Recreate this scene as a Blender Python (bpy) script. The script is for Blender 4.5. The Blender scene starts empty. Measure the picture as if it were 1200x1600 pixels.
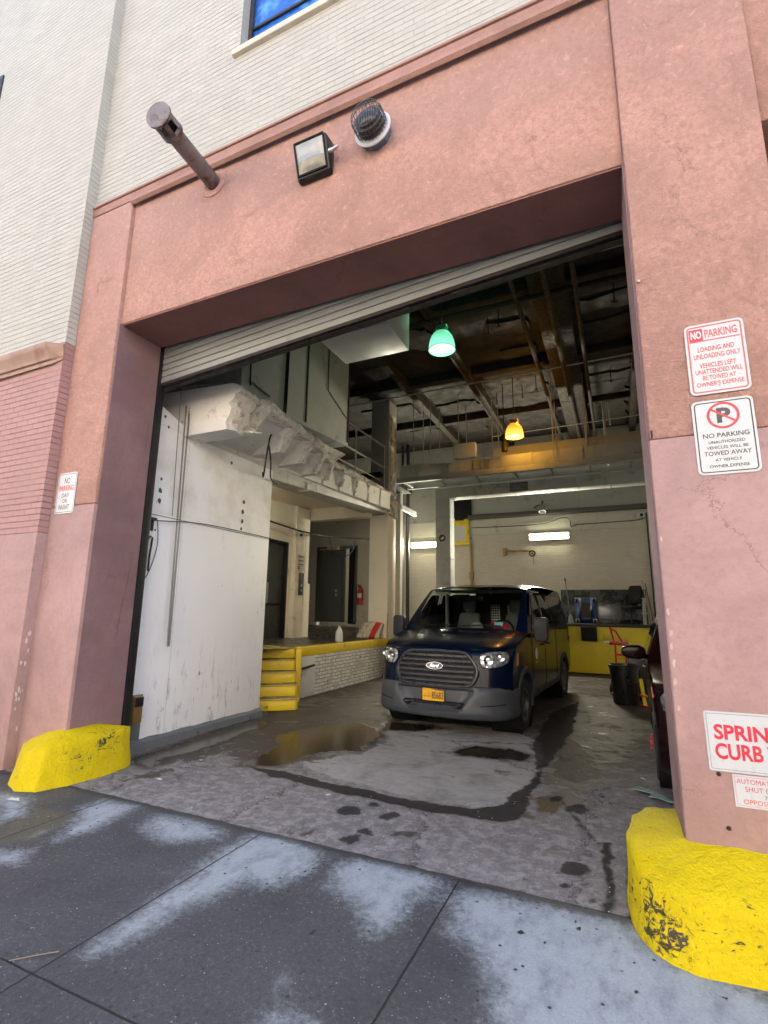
import bpy, bmesh, math, random
import numpy as np
from mathutils import Vector, Matrix, noise
random.seed(7)
R = math.radians
scene = bpy.context.scene
col = scene.collection

# ------------------------------------------------------------------ camera
cam_d = bpy.data.cameras.new('camera')
cam = bpy.data.objects.new('camera', cam_d); col.objects.link(cam)
cam_d.sensor_fit = 'VERTICAL'; cam_d.sensor_height = 24.0
cam_d.lens = 24.0 * 788.0 / 1600.0
cam_d.clip_start = 0.05; cam_d.clip_end = 500
_r = Vector((0.90910405, 0.41637458, 0.01272888))
_u = Vector((0.06918508, -0.18104838, 0.98103767))
_f = Vector((-0.4107837, 0.89098467, 0.19339873))
mw = Matrix(((_r.x, _u.x, -_f.x, 0), (_r.y, _u.y, -_f.y, 0), (_r.z, _u.z, -_f.z, 1.6), (0, 0, 0, 1)))
cam.matrix_world = mw
scene.camera = cam
scene.render.resolution_x = 768; scene.render.resolution_y = 1024

# ------------------------------------------------------------------ sky, sun, exposure
SUN_EL, SUN_ROT = 42.0, 25.0
world = bpy.data.worlds.new("World"); scene.world = world
world.use_nodes = True
wn = world.node_tree
sky = wn.nodes.new('ShaderNodeTexSky'); sky.sky_type = 'NISHITA'; sky.sun_disc = False
sky.sun_elevation = R(SUN_EL); sky.sun_rotation = R(SUN_ROT)
sky.dust_density = 5.0; sky.ozone_density = 0.0; sky.air_density = 0.8
wn.links.new(sky.outputs[0], wn.nodes['Background'].inputs[0])
wn.nodes['Background'].inputs[1].default_value = 0.15
sl = bpy.data.lights.new('sun', 'SUN'); sl.energy = 4.5; sl.angle = R(0.5); sl.color = (1.0, 0.94, 0.85)
so = bpy.data.objects.new('sun', sl); col.objects.link(so)
so.rotation_euler = (R(-(90 - SUN_EL)), 0, R(-SUN_ROT)); so.location = (0, 30, 40)
vs = scene.view_settings
vs.view_transform = 'Standard'; vs.look = 'None'; vs.exposure = 2.65; vs.gamma = 1.0
scene.render.engine = 'CYCLES'
scene.cycles.use_denoising = True
scene.cycles.max_bounces = 10; scene.cycles.diffuse_bounces = 6
scene.cycles.transparent_max_bounces = 12
scene.cycles.sample_clamp_indirect = 6.0

# ------------------------------------------------------------------ object helpers
def tag(o, label=None, cat=None, group=None, kind=None):
    if label: o['label'] = label
    if cat: o['category'] = cat
    if group: o['group'] = group
    if kind: o['kind'] = kind
    return o

def empty(name, label, cat, loc=(0, 0, 0), rz=0.0, group=None):
    o = bpy.data.objects.new(name, None); col.objects.link(o)
    o.location = loc; o.rotation_euler = (0, 0, rz); o.empty_display_size = 0.2
    return tag(o, label, cat, group)

class MB:
    def __init__(s): s.v = []; s.f = []; s.m = []
    def add(s, vs, fs, mi=0):
        b = len(s.v); s.v += [tuple(p) for p in vs]
        for f in fs: s.f.append(tuple(b + i for i in f)); s.m.append(mi)
        return s
    def box(s, x0, x1, y0, y1, z0, z1, mi=0):
        return s.hexa([(x0,y0,z0),(x1,y0,z0),(x1,y1,z0),(x0,y1,z0),(x0,y0,z1),(x1,y0,z1),(x1,y1,z1),(x0,y1,z1)], mi)
    def hexa(s, p, mi=0):
        return s.add(p, [(0,3,2,1),(4,5,6,7),(0,1,5,4),(1,2,6,5),(2,3,7,6),(3,0,4,7)], mi)
    def prism(s, pts, fn, h0, h1, mi=0):
        n = len(pts)
        vs = [fn(a, b, h0) for a, b in pts] + [fn(a, b, h1) for a, b in pts]
        fs = [tuple(range(n))[::-1], tuple(range(n, 2*n))] + [(i, (i+1) % n, n+(i+1) % n, n+i) for i in range(n)]
        return s.add(vs, fs, mi)
    def grid(s, P, mi=0, wrap=False):
        n, m = len(P), len(P[0])
        vs = [q for r in P for q in r]
        fs = [(i*m+j, i*m+(j+1) % m, (i+1)*m+(j+1) % m, (i+1)*m+j) for i in range(n-1) for j in range(m if wrap else m-1)]
        return s.add(vs, fs, mi)
    def cyl(s, p0, p1, r0, r1=None, n=16, mi=0, caps=True):
        r1 = r0 if r1 is None else r1
        return s.lathe([(r0, 0.0), (r1, (Vector(p1)-Vector(p0)).length)], p0, Vector(p1)-Vector(p0), n, mi, caps)
    def lathe(s, prof, org, ax, n=24, mi=0, caps=False):
        ax = Vector(ax).normalized(); t = Vector((0,0,1)) if abs(ax.z) < .9 else Vector((1,0,0))
        e1 = ax.cross(t).normalized(); e2 = ax.cross(e1); org = Vector(org)
        P = [[org + ax*h + (e1*math.cos(2*math.pi*k/n) + e2*math.sin(2*math.pi*k/n))*r for k in range(n)] for r, h in prof]
        b = len(s.v); s.grid(P, mi, True)
        if caps:
            m = len(prof)
            s.f.append(tuple(b+i for i in range(n))); s.m.append(mi)
            s.f.append(tuple(b+(m-1)*n+i for i in range(n))); s.m.append(mi)
        return s
    def tube(s, path, r, n=8, mi=0, closed=False):
        path = [Vector(p) for p in path]; L = len(path); P = []
        up = None
        for i, p in enumerate(path):
            a = path[i-1] if (i > 0 or closed) else p
            b = path[(i+1) % L] if (i < L-1 or closed) else p
            d = (b-a).normalized()
            if up is None:
                up = Vector((0,0,1)) if abs(d.z) < .9 else Vector((1,0,0))
            e1 = (up - d*up.dot(d)).normalized(); e2 = d.cross(e1); up = e1
            rr = r[i] if isinstance(r, (list, tuple)) else r
            P.append([p + (e1*math.cos(2*math.pi*k/n) + e2*math.sin(2*math.pi*k/n))*rr for k in range(n)])
        if closed: P.append(P[0])
        b0 = len(s.v); s.grid(P, mi, True)
        if not closed:
            s.f.append(tuple(b0+i for i in range(n))); s.m.append(mi)
            s.f.append(tuple(b0+(L-1)*n+i for i in range(n))); s.m.append(mi)
        return s
    def build(s, name, mats, parent=None, bevel=0.0, angle=35, seg=2, label=None, loc=None, rot=None, fix=True):
        me = bpy.data.meshes.new(name)
        me.from_pydata(s.v, [], s.f)
        for p, mi in zip(me.polygons, s.m): p.material_index = mi
        bm = bmesh.new(); bm.from_mesh(me)
        if fix:
            bmesh.ops.remove_doubles(bm, verts=bm.verts, dist=1e-5)
            bmesh.ops.recalc_face_normals(bm, faces=bm.faces)
        if bevel > 0:
            es = [e for e in bm.edges if len(e.link_faces) == 2 and e.calc_face_angle(0) > R(30)]
            bmesh.ops.bevel(bm, geom=es, offset=bevel, segments=seg, profile=.5, affect='EDGES', clamp_overlap=True)
        bm.to_mesh(me); bm.free()
        for p in me.polygons: p.use_smooth = True
        me.set_sharp_from_angle(angle=R(angle))
        for m in (mats if isinstance(mats, (list, tuple)) else [mats]): me.materials.append(m)
        o = bpy.data.objects.new(name, me); col.objects.link(o)
        if parent: o.parent = parent
        if loc: o.location = loc
        if rot: o.rotation_euler = rot
        if label: o['label'] = label
        return o

def single(mb, name, mats, label, cat, group=None, kind=None, **k):
    return tag(mb.build(name, mats, **k), label, cat, group, kind)

def rough_box(mb, x0, x1, y0, y1, z0, z1, step, amp, weight=lambda p: 1.0, freq=6.0, taper=0.0, seed=0.0, mi=0):
    """box cut into small faces and broken up by noise; taper narrows the bottom in y"""
    bm = bmesh.new()
    nx, ny, nz = [max(1, int(round((b-a)/step))) for a, b in ((x0,x1),(y0,y1),(z0,z1))]
    def face(n1, n2, fn):
        P = [[fn(i/n1, j/n2) for j in range(n2+1)] for i in range(n1+1)]
        out = []
        for r in P:
            rr = []
            for a, b, c in r:
                yc = (y0+y1)/2; y = y0+(y1-y0)*b
                y = yc + (y-yc)*(1 - taper*(1-c))
                p = Vector((x0+(x1-x0)*a, y, z0+(z1-z0)*c))
                w = weight(p)
                q = p*freq + Vector((seed, seed*1.7, -seed))
                d = noise.noise_vector(q) + .5*noise.noise_vector(q*2.7) + .25*noise.noise_vector(q*6.1)
                rr.append(p + d*amp*w)
            out.append(rr)
        mb.grid(out, mi)
    face(nx, nz, lambda a, c: (a, 0, c)); face(nx, nz, lambda a, c: (a, 1, c))
    face(ny, nz, lambda b, c: (0, b, c)); face(ny, nz, lambda b, c: (1, b, c))
    face(nx, ny, lambda a, b: (a, b, 0)); face(nx, ny, lambda a, b: (a, b, 1))
    bm.free(); return mb

# ------------------------------------------------------------------ text helper
def text_geo(body, bold=0.0, shear=0.0, space=1.0):
    c = bpy.data.curves.new('lettering', 'FONT'); c.body = body; c.offset = bold; c.shear = shear
    c.space_character = space; c.resolution_u = 3
    o = bpy.data.objects.new('lettering', c); col.objects.link(o)
    dg = bpy.context.evaluated_depsgraph_get()
    me = bpy.data.meshes.new_from_object(o.evaluated_get(dg))
    vs = [(v.co.x, v.co.y) for v in me.vertices]; fs = [tuple(p.vertices) for p in me.polygons]
    bpy.data.objects.remove(o); bpy.data.meshes.remove(me); bpy.data.curves.remove(c)
    return vs, fs

def add_text(mb, body, a0, a1, b0, b1, fn, bold=0.0, shear=0.0, mi=0, space=1.0):
    """lettering stretched to the box a0..a1 x b0..b1, placed by fn(a, b)"""
    vs, fs = text_geo(body, bold, shear, space)
    xs = [v[0] for v in vs]; ys = [v[1] for v in vs]
    x0, x1, y0, y1 = min(xs), max(xs), min(ys), max(ys)
    mb.add([fn(a0+(x-x0)/(x1-x0)*(a1-a0), b0+(y-y0)/(y1-y0)*(b1-b0)) for x, y in vs], fs, mi)

def rrect(x0, x1, z0, z1, r, n=5):
    pts = []
    for cx, cz, a in ((x1-r, z0+r, -90), (x1-r, z1-r, 0), (x0+r, z1-r, 90), (x0+r, z0+r, 180)):
        for k in range(n+1):
            t = R(a + 90*k/n); pts.append((cx+r*math.cos(t), cz+r*math.sin(t)))
    return pts

# ------------------------------------------------------------------ material helper
class NT:
    def __init__(s, name):
        s.mat = bpy.data.materials.new(name); s.mat.use_nodes = True
        s.t = s.mat.node_tree; s.b = s.t.nodes['Principled BSDF']
        s.co = s.n('ShaderNodeTexCoord').outputs['Object']
    def n(s, t, **k):
        o = s.t.nodes.new(t)
        for a, b in k.items(): setattr(o, a, b)
        return o
    def put(s, sock, v):
        if hasattr(v, 'is_linked') or isinstance(v, bpy.types.NodeSocket): s.t.links.new(v, sock)
        else:
            if isinstance(v, (tuple, list)) and len(v) == 3 and sock.type == 'RGBA': v = (*v, 1)
            sock.default_value = v
    def math(s, op, a, b=0.0, c=0.0, clamp=False):
        o = s.n('ShaderNodeMath', operation=op, use_clamp=clamp)
        for i, v in enumerate((a, b, c)): s.put(o.inputs[i], v)
        return o.outputs[0]
    def mix(s, f, a, b, mode='MIX'):
        o = s.n('ShaderNodeMix', data_type='RGBA', blend_type=mode, clamp_factor=True)
        s.put(o.inputs[0], f); s.put(o.inputs[6], a); s.put(o.inputs[7], b)
        return o.outputs[2]
    def scale(s, v, sc):
        o = s.n('ShaderNodeVectorMath', operation='MULTIPLY'); s.put(o.inputs[0], v); s.put(o.inputs[1], sc if isinstance(sc, tuple) else (sc,)*3)
        return o.outputs[0]
    def noise(s, sc, detail=4.0, rough=.55, dist=0.0, vec=None, off=(0,0,0)):
        v = s.co if vec is None else vec
        if isinstance(sc, tuple): v = s.scale(v, sc); sc = 1.0
        if off != (0,0,0):
            a = s.n('ShaderNodeVectorMath', operation='ADD'); s.put(a.inputs[0], v); s.put(a.inputs[1], off); v = a.outputs[0]
        o = s.n('ShaderNodeTexNoise'); s.put(o.inputs['Vector'], v)
        o.inputs['Scale'].default_value = sc; o.inputs['Detail'].default_value = detail
        o.inputs['Roughness'].default_value = rough; o.inputs['Distortion'].default_value = dist
        return o.outputs['Fac']
    def vor(s, sc, feat='F1', vec=None, metric='EUCLIDEAN'):
        o = s.n('ShaderNodeTexVoronoi', feature=feat, distance=metric); v = s.co if vec is None else vec
        if isinstance(sc, tuple): v = s.scale(v, sc); sc = 1.0
        s.put(o.inputs['Vector'], v); o.inputs['Scale'].default_value = sc
        return o
    def step(s, v, lo, hi, a=0.0, b=1.0):
        o = s.n('ShaderNodeMapRange', interpolation_type='SMOOTHSTEP'); s.put(o.inputs[0], v)
        for i, x in enumerate((lo, hi, a, b)): s.put(o.inputs[i+1], x)
        return o.outputs[0]
    def sep(s, v=None):
        o = s.n('ShaderNodeSeparateXYZ'); s.put(o.inputs[0], s.co if v is None else v); return o.outputs
    def comb(s, x, y, z=0.0):
        o = s.n('ShaderNodeCombineXYZ'); s.put(o.inputs[0], x); s.put(o.inputs[1], y); s.put(o.inputs[2], z); return o.outputs[0]
    def attr(s, name): return s.n('ShaderNodeAttribute', attribute_name=name).outputs['Fac']
    def bump(s, h, strength=.5, dist=.01, prev=None):
        o = s.n('ShaderNodeBump'); o.inputs['Strength'].default_value = strength; o.inputs['Distance'].default_value = dist
        s.put(o.inputs['Height'], h)
        if prev is not None: s.put(o.inputs['Normal'], prev)
        return o.outputs[0]
    def done(s, color=None, rough=None, metal=None, normal=None, **k):
        if color is not None: s.put(s.b.inputs['Base Color'], color)
        if rough is not None: s.put(s.b.inputs['Roughness'], rough)
        if metal is not None: s.put(s.b.inputs['Metallic'], metal)
        if normal is not None: s.put(s.b.inputs['Normal'], normal)
        for a, v in k.items(): s.put(s.b.inputs[a.replace('_', ' ')], v)
        return s.mat

def plain(name, c, rough=.6, metal=0.0, var=.18, sc=6.0, bump=0.0, bsc=40.0, dirt=None, dsc=3.0, dlo=.55, dhi=.75, rvar=.12, **k):
    """one colour with uneven tone, optional dirt of a second colour and fine bump"""
    t = NT(name)
    n = t.noise(sc, 5.0, .6)
    lo = tuple(x*(1-var) for x in c); hi = tuple(min(1, x*(1+var)) for x in c)
    cc = t.mix(n, lo, hi)
    if dirt is not None:
        d = t.step(t.noise(dsc, 6.0, .65, .4), dlo, dhi)
        cc = t.mix(d, cc, dirt)
    rr = t.step(t.noise(sc*1.7, 4.0), .3, .7, max(.02, rough-rvar), min(1, rough+rvar))
    nm = t.bump(t.noise(bsc, 4.0, .6), bump, .01) if bump > 0 else None
    return t.done(cc, rr, metal, nm, **k)

def emit(name, c, strength):
    t = NT(name)
    return t.done((.8, .8, .8), .5, 0.0, Emission_Color=c, Emission_Strength=strength)

def bricks(name, c, mort, ax='x', bw=.21, rh=.0685, bump=.9, stain=None, mo=.007, head=1.0, wob_amt=.008, flake=False):
    t = NT(name); x, y, z = t.sep()
    v = t.comb(x if ax == 'x' else y, z)
    wob = t.noise(9.0, 2.0)
    a = t.n('ShaderNodeVectorMath', operation='ADD'); t.put(a.inputs[0], v)
    t.put(a.inputs[1], t.comb(0.0, t.math('MULTIPLY', t.math('SUBTRACT', wob, .5), wob_amt)))
    b = t.n('ShaderNodeTexBrick'); t.put(b.inputs['Vector'], a.outputs[0])
    b.inputs['Scale'].default_value = 1.0; b.inputs['Brick Width'].default_value = bw; b.inputs['Row Height'].default_value = rh
    b.inputs['Mortar Size'].default_value = mo; b.inputs['Mortar Smooth'].default_value = .3; b.inputs['Bias'].default_value = -.2
    for i, k in ((1, .95), (2, 1.04), (3, 1.0)): b.inputs[i].default_value = (*[min(1, q*k) for q in c], 1)
    fr = t.math('FRACT', t.math('ADD', t.math('DIVIDE', t.sep(a.outputs[0])[1], rh), .5))
    bed = t.step(t.math('ABSOLUTE', t.math('SUBTRACT', fr, .5)), mo/rh*1.25, mo/rh*.5)
    bed = t.math('MULTIPLY', bed, t.step(t.noise(3.5, 4.0, .6), .30, .62, .35, 1.0))
    joint = t.math('MAXIMUM', bed, t.math('MULTIPLY', b.outputs['Fac'], head))
    cc = t.mix(joint, b.outputs['Color'], mort)
    cc = t.mix(t.step(t.noise(1.1, 5.0), .35, .75), cc, tuple(q*.88 for q in c), 'MIX') if stain is None else t.mix(t.step(t.noise((1.2, 1.2, .8), 6.0, .65), .5, .8, 0.0, .7), cc, stain)
    if flake:
        fl = t.step(t.noise(4.0, 8.0, .75, .8, off=(3, 1, 0)), .50, .56); cc = t.mix(t.math('MULTIPLY', fl, .8), cc, t.mix(t.noise(9.0, 5.0), (.50, .48, .44), (.34, .31, .28)))
        joint = t.math('MULTIPLY', joint, t.math('SUBTRACT', 1.0, t.math('MULTIPLY', fl, .7)))
        sp = t.step(t.noise(6.0, 6.0, .7, .5, off=(8, 2, 5)), .60, .68); cc = t.mix(sp, cc, (.12, .10, .085))
    h = t.math('SUBTRACT', 1.0, joint)
    nm = t.bump(h, bump, .012); nm = t.bump(t.noise(70.0, 3.0), .25, .006, nm)
    return t.done(cc, .75, 0.0, nm)

def stucco(name, c, stain, rough_amt=.5, stain_amt=.55, fine=85.0, zone=None, mottle=.25):
    t = NT(name)
    n1 = t.step(t.noise(1.1, 7.0, .68, .5), .30, .70)
    cc = t.mix(n1, tuple(q*.80 for q in c), tuple(q*1.13 for q in c))
    n2 = t.step(t.noise(2.3, 8.0, .7, .8, off=(3, 5, 1)), .52, .78, 0.0, stain_amt)
    cc = t.mix(n2, cc, stain)
    n3 = t.step(t.noise((3.0, 3.0, .5), 5.0, .6, off=(9, 0, 2)), .55, .8, 0.0, .35)
    cc = t.mix(n3, cc, tuple(q*.75 for q in c))
    sp = t.step(t.noise(fine*.6, 3.0, .7), .45, .75, 0.0, .3)
    cc = t.mix(sp, cc, tuple(q*.62 for q in c))
    if zone is not None:
        zz = t.math('ADD', t.sep()[2], t.math('MULTIPLY', t.math('SUBTRACT', t.noise((.8, .8, 1.6), 8.0, .72, .8, off=(1, 2, 3)), .5), 1.5))
        cc = t.mix(t.step(zz, 5.62, 5.80, 0.0, .85), cc, t.mix(n1, zone, tuple(q*1.2 for q in zone)))
    mt = t.step(t.noise(26.0, 7.0, .75, .6), .40, .66, 0.0, mottle)
    cc = t.mix(mt, cc, tuple(q*.70 for q in c))
    lt = t.step(t.noise(19.0, 6.0, .7, .5, off=(4, 4, 4)), .54, .72, 0.0, mottle)
    cc = t.mix(lt, cc, tuple(min(1, q*1.25) for q in c))
    vc = t.n('ShaderNodeTexVoronoi', feature='DISTANCE_TO_EDGE'); wv = t.n('ShaderNodeVectorMath', operation='ADD')
    t.put(wv.inputs[0], t.co); t.put(wv.inputs[1], t.comb(t.math('MULTIPLY', t.noise(3.0, 6.0, .7), .7), 0.0, t.math('MULTIPLY', t.noise(4.0, 6.0, .7, off=(5, 5, 5)), .7)))
    t.put(vc.inputs['Vector'], wv.outputs[0]); vc.inputs['Scale'].default_value = .75
    ck = t.math('MULTIPLY', t.step(vc.outputs['Distance'], .006, .002), t.step(t.noise(1.3, 3.0, off=(2, 2, 9)), .50, .58))
    cc = t.mix(t.math('MULTIPLY', ck, .6), cc, tuple(q*.45 for q in c))
    nm = t.bump(t.noise(fine, 5.0, .75), rough_amt, .016)
    nm = t.bump(t.noise(24.0, 5.0, .65), rough_amt*.8, .02, nm)
    nm = t.bump(t.noise(5.0, 4.0), rough_amt*.4, .03, nm)
    return t.done(cc, .85, 0.0, nm)

M = {}
M['stucco'] = stucco('stucco', (.545, .315, .258), (.28, .155, .12), .9, .8, 85.0, (.415, .252, .212), .75)
M['lower_paint'] = stucco('lower_paint', (.375, .24, .225), (.32, .20, .18), .18, .3, 40.0, None, .12)
M['molding'] = stucco('molding_paint', (.37, .215, .178), (.24, .14, .115), .5, .5)
M['white_brick'] = bricks('white_brick', (.435, .43, .385), (.29, .285, .255), 'x', stain=(.37, .36, .30), head=.35, mo=.0055)
M['pink_brick'] = bricks('pink_brick', (.40, .235, .215), (.20, .11, .095), 'x', head=.55, mo=.006)
M['back_brick'] = bricks('back_brick', (.56, .52, .47), (.42, .385, .34), 'x', head=.6, bw=.21, rh=.0685, bump=.5, stain=(.38, .34, .28))
M['dock_brick'] = bricks('dock_brick', (.70, .685, .65), (.20, .18, .16), 'y', bump=1.0, stain=(.30, .27, .24), mo=.008, head=.9, wob_amt=.035, flake=True)
M['cornice'] = plain('cornice_paint', (.29, .18, .14), .5, var=.25, sc=5, dirt=(.22, .11, .08))

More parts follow.
